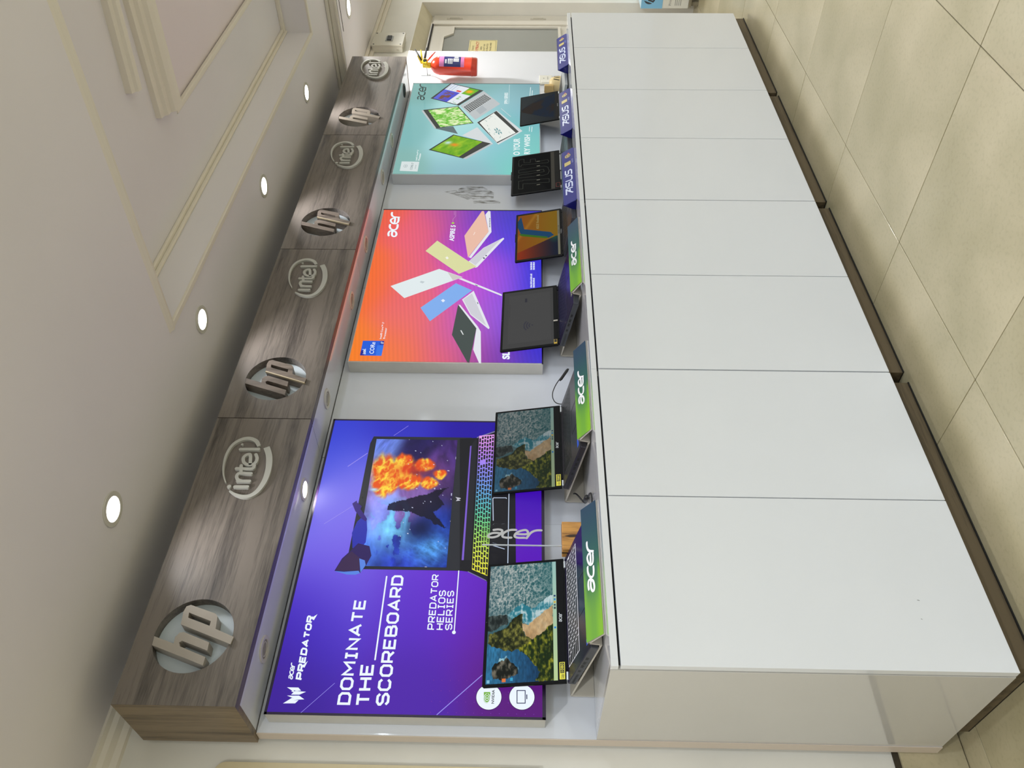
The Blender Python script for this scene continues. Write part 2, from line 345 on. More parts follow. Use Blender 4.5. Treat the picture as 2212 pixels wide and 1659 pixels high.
def pic(name, parent, quadF, nu, nv, fn, m, label=None):
    """quadF: function (u,v in 0..1) -> point; fn: (u,v arrays) -> 0..255 colours"""
    u, v = np.meshgrid(np.linspace(0, 1, nu), np.linspace(0, 1, nv)); Cc = np.clip(fn(u, v), 0, 255) / 255
    Cl = np.where(Cc <= .04045, Cc / 12.92, ((Cc + .055) / 1.055) ** 2.4)
    mb = MB(); P = [quadF(a, b) for a, b in zip(u.ravel(), v.ravel())]
    mb.add(P, [(j * nu + i, j * nu + i + 1, (j + 1) * nu + i + 1, (j + 1) * nu + i) for j in range(nv - 1) for i in range(nu - 1)])
    o = obj(name, mb, m, parent, fix=False, label=label); me = o.data
    at = me.color_attributes.new('Col', 'FLOAT_COLOR', 'POINT')
    at.data.foreach_set('color', np.concatenate([Cl, np.ones(Cl.shape[:2] + (1,))], axis=2).astype(np.float32).ravel())
    return o
def quadmap(F, q, w):
    """q: four corners BL, BR, TR, TL in the frame"""
    return lambda u, v: F.p(*[(1 - u) * (1 - v) * q[0][k] + u * (1 - v) * q[1][k] + u * v * q[2][k] + (1 - u) * v * q[3][k] for k in (0, 1)], w)
# ================================================================ THE SETTING
XL, XR, YF, YB = -2.2, 7.6, -3.0, 2.15
# floor: grout bed with separate 60 cm tiles on it (the grid runs 0.8 degrees off the wall)
fl = struct('floor', MB().wb(XL, XR, YF, YB + .3, -.06, -.003), mat('brown_grout', (92, 82, 62), .8, noise=.2, nscale=20))
ang = math.radians(.79); tm = {}
for i in range(-6, 11):
    for j in range(-8, 2):
        o_ = Vector((1.4306, 1.4524)); ex = Vector((math.cos(ang), math.sin(ang))); ey = Vector((-ex.y, ex.x)); c = o_ + ex * (i + .5) * .6012 + ey * (j + .5) * .6012
        if not (XL - .2 < c.x < XR + .2 and YF - .2 < c.y < 2.5): continue
        g = .0013; h = .3006 - g
        if 'm' not in tm:
            q = MB().box(Fr((0, 0, 0), (ex.x, ex.y, 0), (ey.x, ey.y, 0)), -h, h, -h, h, -.01, 0)
            t = obj('floor_tile', q, M_TILE, fl, bevel=.001); tm['m'] = t.data
        else:
            t = bpy.data.objects.new('floor_tile', tm['m']); C.objects.link(t); t.parent = fl
        t.location = (c.x, c.y, random.uniform(-.0004, .0004))
# back wall with the door opening
DX0, DX1 = 4.98, 5.794
struct('wall_back', MB().wb(XL, DX0, YB, YB + .12, 0, 2.6).wb(DX1, XR, YB, YB + .12, 0, 2.6).wb(DX0, DX1, YB, YB + .12, 1.915, 2.6), M_PAINT)
sof = MB(); sof.add([(DX0, YB, 1.915), (DX1, YB, 1.915), (DX1, YB + .12, 1.835), (DX0, YB + .12, 1.835), (DX0, YB + .12, 1.915), (DX1, YB + .12, 1.915)], [(0, 1, 2, 3), (0, 3, 4), (1, 5, 2), (0, 4, 5, 1), (3, 2, 5, 4)])
struct('trim_1', sof, mat('greyed_cream_soffit_paint', (212, 203, 178), .6, noise=.06, nscale=9), label='sloping plastered soffit above the glazed door')
struct('wall_left', MB().wb(XL - .1, XL, YF, YB, 0, 2.6), M_PAINT)
struct('wall_right', MB().wb(XR, XR + .1, YF, YB, 0, 2.6), M_PAINT)
struct('wall_front', MB().wb(XL, XR, YF - .1, YF, 0, 2.6), M_PAINT)
# tiled skirting on the back wall
sk = struct('baseboard_back', MB().wb(XL, 4.9, YB - .004, YB - .001, .001, .186), mat('dirty_grout', (60, 52, 38), .9, noise=.3, nscale=40))
for k in range(12): obj('skirting_tile', MB().wb(4.5 - .6 * (k + 1), 4.497 - .6 * k, YB - .014, YB - .004, .003, .170), M_TILE, sk, bevel=.001)
sk2 = struct('baseboard_right', MB().wb(DX1 + .01, XR, YB - .012, YB, 0, .1), M_TILE)
# ceiling: flat field with a stepped tray
TX0a, TX0b, TX1, TY1, TY0 = 1.798, 1.868, 3.957, 1.615, -.7          # tray opening (left side runs a little off square)
def txl(y): return TX0a + (TX0b - TX0a) * (1.6 - y) / .92
Z1, Z2, Z3 = CEIL, 2.381, 2.398
ce = MB()
ce.add([(XL, YF, Z1), (txl(YF), YF, Z1), (txl(YB), YB, Z1), (XL, YB, Z1)], [(0, 1, 2, 3)])
ce.add([(txl(TY1), TY1, Z1), (TX1, TY1, Z1), (TX1, YB, Z1), (txl(YB), YB, Z1)], [(0, 1, 2, 3)])
ce.add([(TX1, YF, Z1), (4.352, YF, Z1), (4.352, YB, Z1), (TX1, YB, Z1)], [(0, 1, 2, 3)])
ce.add([(txl(YF), YF, Z1), (TX1, YF, Z1), (TX1, TY0, Z1), (txl(TY0), TY0, Z1)], [(0, 1, 2, 3)])
# upright faces of the tray
ce.add([(txl(TY1), TY1, Z1), (TX1, TY1, Z1), (TX1, TY1, Z2), (txl(TY1), TY1, Z2)], [(0, 1, 2, 3)])
ce.add([(TX1, TY0, Z1), (TX1, TY1, Z1), (TX1, TY1, Z2), (TX1, TY0, Z2)], [(0, 1, 2, 3)])
ce.add([(txl(TY0), TY0, Z1), (txl(TY1), TY1, Z1), (txl(TY1), TY1, Z2), (txl(TY0), TY0, Z2)], [(0, 1, 2, 3)])
ce.add([(txl(TY0), TY0, Z1), (TX1, TY0, Z1), (TX1, TY0, Z2), (txl(TY0), TY0, Z2)], [(0, 1, 2, 3)])
PX, PY = 2.575, 1.335                                                   # inner raised field
ce.add([(1.7, TY0, Z2), (PX, TY0, Z2), (PX, TY1 + .05, Z2), (1.7, TY1 + .05, Z2)], [(0, 1, 2, 3)])
ce.add([(PX, PY, Z2), (TX1 + .05, PY, Z2), (TX1 + .05, TY1 + .05, Z2), (PX, TY1 + .05, Z2)], [(0, 1, 2, 3)])
struct('ceiling', ce, M_CEIL, fix=False)
rf = MB(); rf.add([(PX, TY0, Z3), (TX1 + .05, TY0, Z3), (TX1 + .05, PY, Z3), (PX, PY, Z3)], [(0, 1, 2, 3)])
rf.add([(PX, PY, Z2), (TX1 + .05, PY, Z2), (TX1 + .05, PY, Z3), (PX, PY, Z3)], [(0, 1, 2, 3)]); rf.add([(PX, TY0, Z2), (PX, PY, Z2), (PX, PY, Z3), (PX, TY0, Z3)], [(0, 1, 2, 3)])
struct('trim_2', rf, M_CEIL2, fix=False, label='pinkish raised inner field of the ceiling tray')
def moulding(name, y0, y1, x_at, prof, m, label):
    """a bar along y with a stepped section: prof = (dx, dz below the level Z)"""
    mb = MB(); n = len(prof[1]); P = []
    for y in (y0, y1):
        for dx, dz in prof[1]: P.append((x_at(y) + dx, y, prof[0] - dz))
    mb.add(P, [tuple(range(n)), tuple(range(n, 2 * n))[::-1]] + [(i, (i + 1) % n, n + (i + 1) % n, n + i) for i in range(n)])
    return struct(name, mb, m, label=label)
moulding('trim_3', TY0, 1.27, lambda y: 2.42 + (1.25 - y) * .13, (Z2, [(0, 0), (0, .018), (.02, .022), (.024, .034), (.045, .036), (.05, .05), (.07, .058), (.09, .06), (.1, .05), (.118, .048), (.124, .034), (.14, .03), (.15, .016), (.155, 0)]), M_TRIM, 'broad fluted plaster moulding hanging from the ceiling tray')
moulding('trim_4', TY0, 1.12, lambda y: 2.285 + (1.12 - y) * .2, (Z2, [(0, 0), (0, .02), (.012, .026), (.016, .036), (.032, .04), (.04, .034), (.052, .03), (.056, .014), (.062, 0)]), M_TRIM, 'narrow plaster moulding beside the broad one in the tray')
struct('trim_5', MB().wb(txl(TY1) - .004, TX1 - .001, TY1 - .001, TY1 + .018, Z1 - .006, Z1 + .004).wb(TX1 - .001, TX1 + .018, TY0, TY1 + .018, Z1 - .006, Z1 + .004), M_TRIM, label='thin cream bead around the tray edge', bevel=.002)
mb = MB(); mb.add([(txl(y) - dx, y, z) for y in (TY0, TY1 + .018) for dx, z in ((0, Z1 + .004), (0, Z1 - .007), (.012, Z1 - .009), (.022, Z1 - .003), (.03, Z1))], [(0, 1, 6, 5), (1, 2, 7, 6), (2, 3, 8, 7), (3, 4, 9, 8), (0, 4, 3, 2, 1)])
struct('trim_6', mb, M_TRIM, label='thin cream bead on the slanting side of the tray')
struct('trim_7', MB().wb(txl(TY1), TX1, TY1 - .022, TY1, Z2 - .012, Z2).wb(txl(TY1), TX1, TY1 - .01, TY1, Z2 - .026, Z2 - .012).wb(TX1 - .02, TX1, TY0, TY1, Z2 - .02, Z2), M_TRIM, label='small cove moulding at the top of the tray side', bevel=.003)
struct('trim_8', MB().wb(PX, TX1, PY - .02, PY, Z2 - .004, Z2 + .012), M_TRIM, label='thin bead at the edge of the raised field', bevel=.003)
# lower ceiling at the far end, with its moulded edge
LC = 2.18
struct('ceiling_far', MB().wb(4.352, XR, YF, YB + .3, LC, LC + .12), M_CEIL)
struct('trim_9', MB().wb(4.325, 4.352, YF, YB, Z1 - .018, Z1).wb(4.338, 4.352, YF, YB, LC, Z1 - .018).wb(4.33, 4.352, YF, YB, LC, LC + .014), M_TRIM, bevel=.004, label='moulded edge between the two ceiling levels')
cr = MB()
cr.add([(x, YB - a, CEIL - b) for x in (XL, 4.33) for a, b in ((0, 0), (.048, 0), (.05, .008), (.036, .014), (.03, .026), (.014, .036), (.01, .052), (0, .056))], [tuple(range(8)), tuple(range(8, 16))[::-1]] + [(i, (i + 1) % 8, 8 + (i + 1) % 8, 8 + i) for i in range(8)])
struct('trim_10', cr, M_TRIM, label='white plaster cornice along the top of the back wall')
struct('trim_11', MB().wb(4.36, XR, YB - .03, YB, LC - .02, LC).wb(4.36, XR, YB - .014, YB, LC - .045, LC - .02), M_TRIM, bevel=.004, label='cornice above the switch box')
# glazed door
YD = 2.25
Fd = Fr((5.0, YD, 0), (1, 0, 0), (0, 0, 1))
mdoor = mat('white_door_paint', (214, 208, 196), .4, noise=.03, nscale=6)
dr = MB(); glass = [(0.5912,1.687),(0.5568,0.9488),(0.1748,0.9587),(0.2054,1.618),(0.2873,1.741),(0.4243,1.744),(0.4835,1.686)]
d = struct('door_1', MB().wb(DX0 - .1, DX1 + .1, YD + .0, YD + .04, 0, 1.93), mdoor)
tag(d, 'white glazed door with a chamfered pane behind the far end of the display')
F0 = Fr((5.0, YD, 0), (1, 0, 0), (0, 0, 1))
gx0, gx1 = 5.12, 5.592
gp = [(gx1 - 5, .95), (gx1 - 5, 1.684), (glass[6][0], 1.684), (glass[5][0], 1.745), (.18, 1.742), (.02, 1.742), (.02, .95)]
obj('door_pane', MB().prism(F0, gp, .001, .004), mat('grey_reflecting_glass', (112, 116, 112), .05, coat=.6, spec=.9), d)
obj('pane_beading', MB().stroke(F0, gp, .018, .001, .014, closed=True), mdoor, d)
obj('door_stile', MB().box(F0, .64, .79, 0, 1.835, .0, .012), mdoor, d, bevel=.003)
obj('door_top_gap', MB().box(F0, -.02, .64, 1.828, 1.836, .0, .013), M_GAP, d)
for z in (1.63, 1.04): obj('door_hinge', MB().box(F0, .716, .73, z, z + .11, .012, .017).box(F0, .719, .727, z + .02, z + .09, .017, .022), mat('painted_hinge', (190, 184, 170), .4), d, bevel=.001)
# ================================================================ DISPLAY CABINETS
CX = [.750, 1.663, 2.563, 3.4575, 4.339]
DOORX = [(.752, 1.2015), (1.2045, 1.6605), (1.6655, 2.1105), (2.1135, 2.561), (2.565, 3.0205), (3.0235, 3.456), (3.459, 3.9025), (3.9055, 4.337)]
PL = [(.784, 1.668), (1.711, 2.59), (2.633, 3.502), (3.535, 4.395)]
CABL = ['white cabinet nearest the left end, with its cream side panel showing', 'second white cabinet from the left, below the orange lit poster',
        'third white cabinet from the left, below the bare wall panel and the blue stands', 'far right white cabinet beside the glazed door']
ZT = .954
SCUFF = [(0.920, 0.234, .006), (0.873, 0.243, .004)]
for k in range(4):
    x0, x1 = CX[k], CX[k + 1]; t = thing('display_cabinet', CABL[k], 'cabinet', (x0, 1.66, 0), 'white gloss cabinets under the laptops')
    obj('carcass', MB().wb(x0 + (.018 if k == 0 else .001), x1 - (.004 if k == 3 else .001), 1.684, 2.093, .078, .934), M_ENDP, t)
    obj('door_gap_lining', MB().wb(x0 + .012, x1 - .012, 1.680, 1.684, .08, .936), M_GAP, t)
    for j in (0, 1):
        a, b = DOORX[2 * k + j]; dd = obj('cabinet_door', MB().wb(a, b, 1.66, 1.679, .075, .9325), [M_WHITE], t, bevel=.0008)
        if (k, j) == (0, 0):
            Fq = Fr((0, 1.66, 0), (1, 0, 0), (0, 0, 1)); sc_ = mat('grey_scuff', (120, 122, 120), .7)
            for q in SCUFF: obj('scuff_mark', MB().poly(Fq, [(q[0] - .0012, q[1]), (q[0] + .001, q[1] + .0015), (q[0] + .0016, q[1] + q[2]), (q[0] + .0004, q[1] + q[2])], .0003), sc_, dd, fix=False)
    if k == 0:
        obj('worktop', MB().wb(x0 + .0185, x1 - .0006, 1.662, 2.094, .9375, ZT).wb(x0 + .001, x0 + .0185, 1.662, 1.6795, .9375, ZT), M_WHITE, t, bevel=.0004)
        obj('side_panel', MB().wb(x0 + .0005, x0 + .018, 1.682, 2.0945, .075, ZT), M_ENDP, t, bevel=.0005)
    else: obj('worktop', MB().wb(x0 + .0006, x1 - (0 if k == 3 else .0006), 1.662, 2.094, .9375, ZT), M_WHITE, t, bevel=.0006)
    p0, p1 = PL[k]; obj('plinth', MB().wb(p0, p1, 1.71, 2.08, .003, .075), M_PLINTH, t); obj('plinth_seal', MB().wb(p0, p1, 1.706, 2.08, .0005, .004), M_BLACK, t)
# back panels behind the lit posters
BX = [.749, 1.656, 2.555, 3.463, 4.335, 4.866]
BPL = ['white gloss back panel behind the purple lit poster', 'white gloss back panel behind the orange lit poster', 'white gloss back panel with grey smudges between the orange and teal posters',
       'white gloss back panel behind the teal lit poster', 'white gloss wall panel carrying the fire extinguisher and the socket']
for k in range(5):
    t = thing('back_panel', BPL[k], 'panel', (BX[k], 2.11, .075), 'white back panels of the display')
    obj('panel_board', MB().wb(BX[k] + .001, BX[k + 1] - .001, 2.095, 2.13, .075, 1.90 if k == 4 else 1.833), M_BACK, t, bevel=.0006)
    if k == 0: obj('end_strip', MB().wb(.7475, .750, 2.0945, 2.131, .075, 1.833), mat('pinkish_cream_edge_band', (206, 192, 178), .4), t)
    if k == 2:
        FB = Fr((0, 2.095, 0), (1, 0, 0), (0, 0, 1)); sm = mat('grey_smudge', (122, 118, 110), .5)
        nt = sm.node_tree; b = nt.nodes['Principled BSDF']; tc = nt.nodes.new('ShaderNodeTexCoord'); mp = nt.nodes.new('ShaderNodeMapping'); mp.inputs['Scale'].default_value = (90, 1, 22)
        nz = nt.nodes.new('ShaderNodeTexNoise'); nz.inputs['Scale'].default_value = 1.0; nz.inputs['Detail'].default_value = 8; mr = nt.nodes.new('ShaderNodeMapRange'); mr.inputs['From Min'].default_value = .42; mr.inputs['From Max'].default_value = .7; mr.inputs['To Max'].default_value = .75
        nt.links.new(tc.outputs['Object'], mp.inputs['Vector']); nt.links.new(mp.outputs[0], nz.inputs['Vector']); nt.links.new(nz.outputs['Fac'], mr.inputs['Value']); nt.links.new(mr.outputs[0], b.inputs['Alpha'])
        for q in ([(3.337,1.454),(3.335,1.369),(3.281,1.311),(3.234,1.313),(3.228,1.412),(3.279,1.481),(3.311,1.488)], [(3.223,1.412),(3.215,1.28),(3.192,1.28),(3.189,1.405)], [(3.286,1.553),(3.301,1.496),(3.232,1.421),(3.22,1.434),(3.266,1.507)]): obj('tape_residue', MB().poly(FB, q, .0006), sm, t, fix=False)
# ================================================================ CANOPY
YC = 1.897; ZB, ZTOP = 1.834, 2.135
RNG1 = [(-0.06552,0.04772),(-0.03504,0.06254),(0.0004289,0.07158),(0.04168,0.07405),(0.0791,0.06549),(0.1002,0.04474),(0.1057,0.02054),(0.09548,-0.003685),(0.07559,-0.0176)]
RNG2 = [(0.07103,-0.04213),(0.03672,-0.05804),(-0.008991,-0.0673),(-0.05369,-0.06695),(-0.09063,-0.05607),(-0.1104,-0.03871),(-0.1144,-0.01678),(-0.1076,0.007219),(-0.09447,0.0286)]
WORD = [[(-0.07906,0.03352)], [(-0.07966,0.01653),(-0.07896,-0.02106)], [(-0.05823,-0.02179),(-0.05888,0.01341)], [(-0.05864,0.0006768),(-0.05378,0.014),(-0.04271,0.0207),(-0.03189,0.01901),(-0.02935,0.009054),(-0.03024,-0.01925)], [(-0.01219,0.02954),(-0.01287,-0.01144),(-0.008889,-0.02074),(0.0006879,-0.0214)], [(-0.02751,0.01181),(-0.0009903,0.01797)], [(0.006203,-0.007763),(0.04055,0.0009173),(0.03934,0.01339),(0.02702,0.01871),(0.01113,0.01268),(0.003172,0.0002804),(0.00345,-0.01497),(0.01324,-0.02327),(0.02876,-0.0229),(0.04233,-0.01606)], [(0.06213,0.03677),(0.06315,-0.01948)], [(0.08113,0.03625)]]
KX = [.737, 1.656, 2.555, 3.463, 4.332]
HP = [(.918, 1.9885), (1.836, 1.9885), (2.745, 1.990), (3.643, 1.9905)]; HPH = [(-0.007736,0.09688),(-0.02659,0.04081),(-0.00945,0.04302),(0.002848,0.0354),(0.004806,0.02446),(-0.02142,-0.04814),(-0.04348,-0.04966),(-0.01869,0.02205),(-0.02291,0.02792),(-0.03372,0.02255),(-0.06023,-0.0497),(-0.08173,-0.04959),(-0.03173,0.09432)]
HPP = [(0.08062,0.02947),(0.05758,-0.0414),(0.04945,-0.0494),(0.01509,-0.05412),(-0.005835,-0.1064),(-0.02546,-0.1035),(0.02561,0.03926),(0.06137,0.04311),(0.07601,0.0399),(0.08062,0.02947),(0.05877,0.02784),(0.0444,0.02576),(0.02284,-0.03633),(0.03595,-0.03587),(0.05877,0.02784)]
IN = [(1.4595, 1.987), (2.372, 1.987), (3.2765, 1.9885), (4.1715, 1.987)]
CAL = ['wood canopy section nearest the left end, above the purple poster', 'second wood canopy section from the left, its first letter dot missing',
       'third wood canopy section from the left', 'far right wood canopy section beside the lower ceiling']
for k in range(4):
    x0, x1 = KX[k] + .0015, KX[k + 1] - .0015; t = thing('canopy_section', CAL[k], 'canopy', (x0, YC, ZB), 'wood canopy sections with logos')
    F = Fr((0, YC, 0), (1, 0, 0), (0, 0, 1)); cx, cz = HP[k]; R = .1005; N = 48; th = .03
    # front board with a round hole
    mb = MB(); s = .125
    outer = []; inner = []
    for i in range(N):
        a = 2 * math.pi * (i + .5) / N; c, s_ = math.cos(a), math.sin(a); q = s / max(abs(c), abs(s_)); outer.append((cx + c * q, cz + s_ * q)); inner.append((cx + c * R, cz + s_ * R))
    for wv in (0, -th):
        for i in range(N):
            j = (i + 1) % N; A, B = outer[i], outer[j]
            pts = [inner[i], inner[j], B, A]
            if (abs(abs(A[0] - cx) - s) < 1e-6) != (abs(abs(B[0] - cx) - s) < 1e-6): pts.insert(3, (cx + math.copysign(s, A[0] - cx + B[0] - cx), cz + math.copysign(s, A[1] - cz + B[1] - cz)))
            mb.poly(F, pts, wv)
        for (a0, a1, b0, b1) in ((x0, cx - s, ZB, ZTOP), (cx + s, x1, ZB, ZTOP), (cx - s, cx + s, ZB, cz - s), (cx - s, cx + s, cz + s, ZTOP)):
            mb.poly(F, [(a0, b0), (a1, b0), (a1, b1), (a0, b1)], wv)
    for i in range(N): j = (i + 1) % N; mb.add([F.p(*inner[i], 0), F.p(*inner[j], 0), F.p(*inner[j], -th), F.p(*inner[i], -th)], [(0, 1, 2, 3)])
    for a, b in (((x0, ZB), (x1, ZB)), ((x0, ZTOP), (x1, ZTOP)), ((x0, ZB), (x0, ZTOP)), ((x1, ZB), (x1, ZTOP))):
        mb.add([F.p(*a, 0), F.p(*b, 0), F.p(*b, -th), F.p(*a, -th)], [(0, 1, 2, 3)])
    obj('front_board', mb, M_WOOD, t, fix=False)
    if k == 0: obj('front_board_end', MB().wb(x0 - .0006, x0 - .0001, YC + .0004, YC + th, ZB, ZTOP), M_WOODV, t)
    obj('logo_recess_disc', MB().disc(F, (cx, cz), .112, -.034, -th - .0005, 40), M_DISC, t)
    # round 'hp' emblem: slanting block letters standing in the recess
    hp = MB()
    def K(pts): return [(cx + x, cz + y) for x, y in pts]
    lw = {0: M_LETWOOD, 3: mat('darker_taupe_laminate', (136, 127, 115), .45, noise=.03, nscale=12)}.get(k, M_LETWOOD2)
    hp.prism(F, K(HPH), -.031, .006); hp.prism(F, K(HPP), -.031, .006)
    obj('round_logo_letters', hp, lw, t, label='raised wooden letters of the round logo')
    if k in (1, 2): obj('letter_foot_patch', MB().stroke(F, K([HPP[5], HPP[6]]), .004, .0, .0066, caps=False), mat('bare_mdf_patch', (178, 164, 138), .6), t)
    # ring with the lower-case word
    ix, iz = IN[k]; rr, rz = .117, .072; it = MB()
    def wid(pts, ws, k=5): return smooth([(ix + x, iz + y) for x, y in pts], k), [.00043 * w for w in np.interp(np.linspace(0, len(ws) - 1, (len(ws) - 1) * k + 1), range(len(ws)), ws)]
    for q, ws in ((RNG1, (8, 11, 15, 19, 22, 26, 29, 30, 26)), (RNG2, (44, 44, 42, 38, 33, 29, 25, 18, 9))): A, ww = wid(q, ws); it.stroke(F, A, ww, .0, .0085, caps=False)
    obj('logo_ring', it, M_LOGO, t)
    tx = MB()
    for n_, pts in enumerate(WORD):
        if n_ == 0 and k == 1: continue
        q = [(ix + x, iz + y) for x, y in pts]
        if len(q) == 1: tx.disc(F, q[0], .0062 if n_ == 0 else .0038, .0, .008 + n_ * .0001, 14)
        else: tx.stroke(F, smooth(q, 4) if len(q) > 2 else q, .0100, .0, .008 + n_ * .0001)
    obj('ring_logo_letters', tx, M_LOGO, t)
    obj('soffit_board', MB().wb(x0 + (.0165 if k == 0 else 0), x1 - (.0165 if k == 3 else 0), YC + th, 2.094, ZB + .001, ZB + .018), M_BACK, t)
    obj('unseen_top_board', MB().wb(x0, x1, YC + th, 2.13, ZTOP - .016, ZTOP - .001), mat('dark_shading_board', (46, 40, 34), .8), t)  # unseen board added to darken the hollow inside and the gap above
    obj('inner_back_board', MB().wb(x0, x1, 2.114, 2.13, ZB + .018, ZTOP - .016), M_BACK, t)
    if k == 0: obj('end_board', MB().wb(x0 - .0003, x0 + .016, YC + th, 2.131, ZB, ZTOP + .0005), M_WOODV, t)
    if k == 3: obj('end_board', MB().wb(x1 - .016, x1 + .0003, YC + th, 2.131, ZB, ZTOP + .0005), M_WOODV, t)
# lamps
def lamp(x, y, z, r, lit, label, grp, black=False):
    t = thing('downlight', label, 'lamp', (x, y, z), grp); Fz = Fr((x, y, z), (1, 0, 0), (0, -1, 0))      # w points down
    obj('lamp_ring', MB().ring(Fz, (0, 0), r * .72, r, 0, .004, 36), M_BLACK if black else M_RING, t, bevel=.0006)
    obj('lamp_lens', MB().disc(Fz, (0, 0), r * .73, .0006, .0012 if not lit else .002, 32), M_LENS if lit else (M_BLACK if black else M_OFF), t)
    if not lit and not black: obj('lamp_cup', MB().ring(Fz, (0, 0), r * .50, r * .56, .0012, .003, 32), M_RING, t)
LL = ['lit ceiling downlight nearest the camera, above the left cabinet', 'lit ceiling downlight above the second letter ring', 'lit ceiling downlight third along the row', 'lit ceiling downlight farthest along the row']
for i, (x, y) in enumerate(ROW): lamp(x, y, CEIL, .048, True, LL[i], 'ceiling downlights in a row')
lamp(4.608, 1.737, LC, .062, True, 'large lit downlight in the lower ceiling at the far end', None)
struct('trim_12', MB().wb(4.40, 4.404, 1.2, 1.79, LC - .002, LC), M_GAP, label='dark crack in the lower ceiling beside the lamp')
ULL = ['unlit white canopy lamp at the left end, below the first round logo', 'only lit canopy lamp, above the purple poster', 'unlit canopy lamp above the gap between purple and orange posters',
       'unlit canopy lamp above the left half of the orange poster', 'unlit canopy lamp above the right half of the orange poster', 'unlit canopy lamp just left of the teal poster', 'unlit canopy lamp above the middle of the teal poster', 'black open lamp hole at the far end of the canopy']
for i, x in enumerate((.932, 1.454, 1.839, 2.364, 2.732, 3.259, 3.599, 4.137)):
    lamp(x, 2.0, ZB + .001, .036, i == 1, ULL[i], 'small round lamps under the canopy', black=(i == 7))
# ================================================================ LIT POSTERS
E_ = lambda n, c, s=1.0: mat_emit('print_' + n, c, s, True)
P_WH = E_('white', (236, 246, 255)); P_BK = E_('black', (22, 22, 30)); VCP = mat_vc('poster_print', 1.0, spec=.06)
def lightbox(label, x0, x1, z0, z1, bgfn, frame_col, fm, nu=110, nv=80):
    t = thing('lightbox_poster', label, 'poster', (x0, 2.09, z0), 'lit posters on the back panels')
    F = Fr((x0, 2.038, z0), (1, 0, 0), (0, 0, 1)); wd, hg = x1 - x0, z1 - z0
    obj('box_frame', MB().wb(x0, x1, 2.0395, 2.0945, z0, z1), fm, t, bevel=.001)
    if frame_col: obj('front_lip', MB().box(F, -.001, wd + .001, -.001, .008, -.0015, .0005).box(F, -.001, wd + .001, hg - .006, hg + .001, -.0015, .0005).box(F, -.001, .005, 0, hg, -.0015, .0005).box(F, wd - .005, wd + .001, 0, hg, -.0015, .0005), frame_col, t)
    p = pic('poster_print', t, lambda u, v: F.p(.004 + u * (wd - .008), .004 + v * (hg - .008), .0), nu, nv, bgfn, VCP)
    return t, p, F
# --- 1: purple gaming poster
def bg1(u, v):
    c = rbf(u, v, [((0, 1), (62, 32, 150)), ((0, .5), (78, 34, 168)), ((0, 0), (92, 24, 128)), ((.15, .1), (96, 26, 140)), ((.1, .02), (80, 12, 96)), ((.3, .9), (66, 40, 186)), ((.35, .55), (84, 40, 190)), ((.45, .72), (112, 84, 222)),
        ((.52, .82), (138, 120, 240)), ((.6, .95), (132, 122, 240)), ((.68, .9), (110, 110, 235)), ((.8, .97), (70, 84, 220)), ((1, 1), (52, 62, 205)), ((1, .7), (50, 50, 190)), ((1, .3), (38, 20, 160)), ((.55, 0), (86, 18, 188)), ((.75, 0), (50, 4, 170)), ((.95, 0), (40, 0, 150)),
        ((.42, .35), (104, 40, 205)), ((.3, .2), (96, 34, 180)), ((.45, .1), (92, 24, 185)), ((.5, .5), (120, 70, 225)), ((.47, .84), (100, 80, 225)), ((.62, .82), (150, 136, 245))], 3.2)
    return c
t1, p1, F1 = lightbox('large purple lit gaming laptop poster at the left end', .777, 1.779, 1.086, 1.806, bg1, mat('dark_purple_print_edge', (30, 10, 50), .4), M_ALU)
def part(name, m, F, parent, *polys, w=.001, fix=False, label=None):
    mb = MB()
    for q in polys: mb.poly(F, q, w)
    return obj(name, mb, m, parent, fix=fix, label=label)
lid1 = [(0.897,0.5788),(0.9273,0.5711),(0.9279,0.2401),(0.422,0.2279),(0.4221,0.5821)]
part('printed_laptop_lid', E_('charcoal', (36, 38, 46)), F1, p1, lid1, w=.0006)
scr1 = [(0.4319,0.2869),(0.9158,0.2878),(0.9159,0.5598),(0.4321,0.5545)]
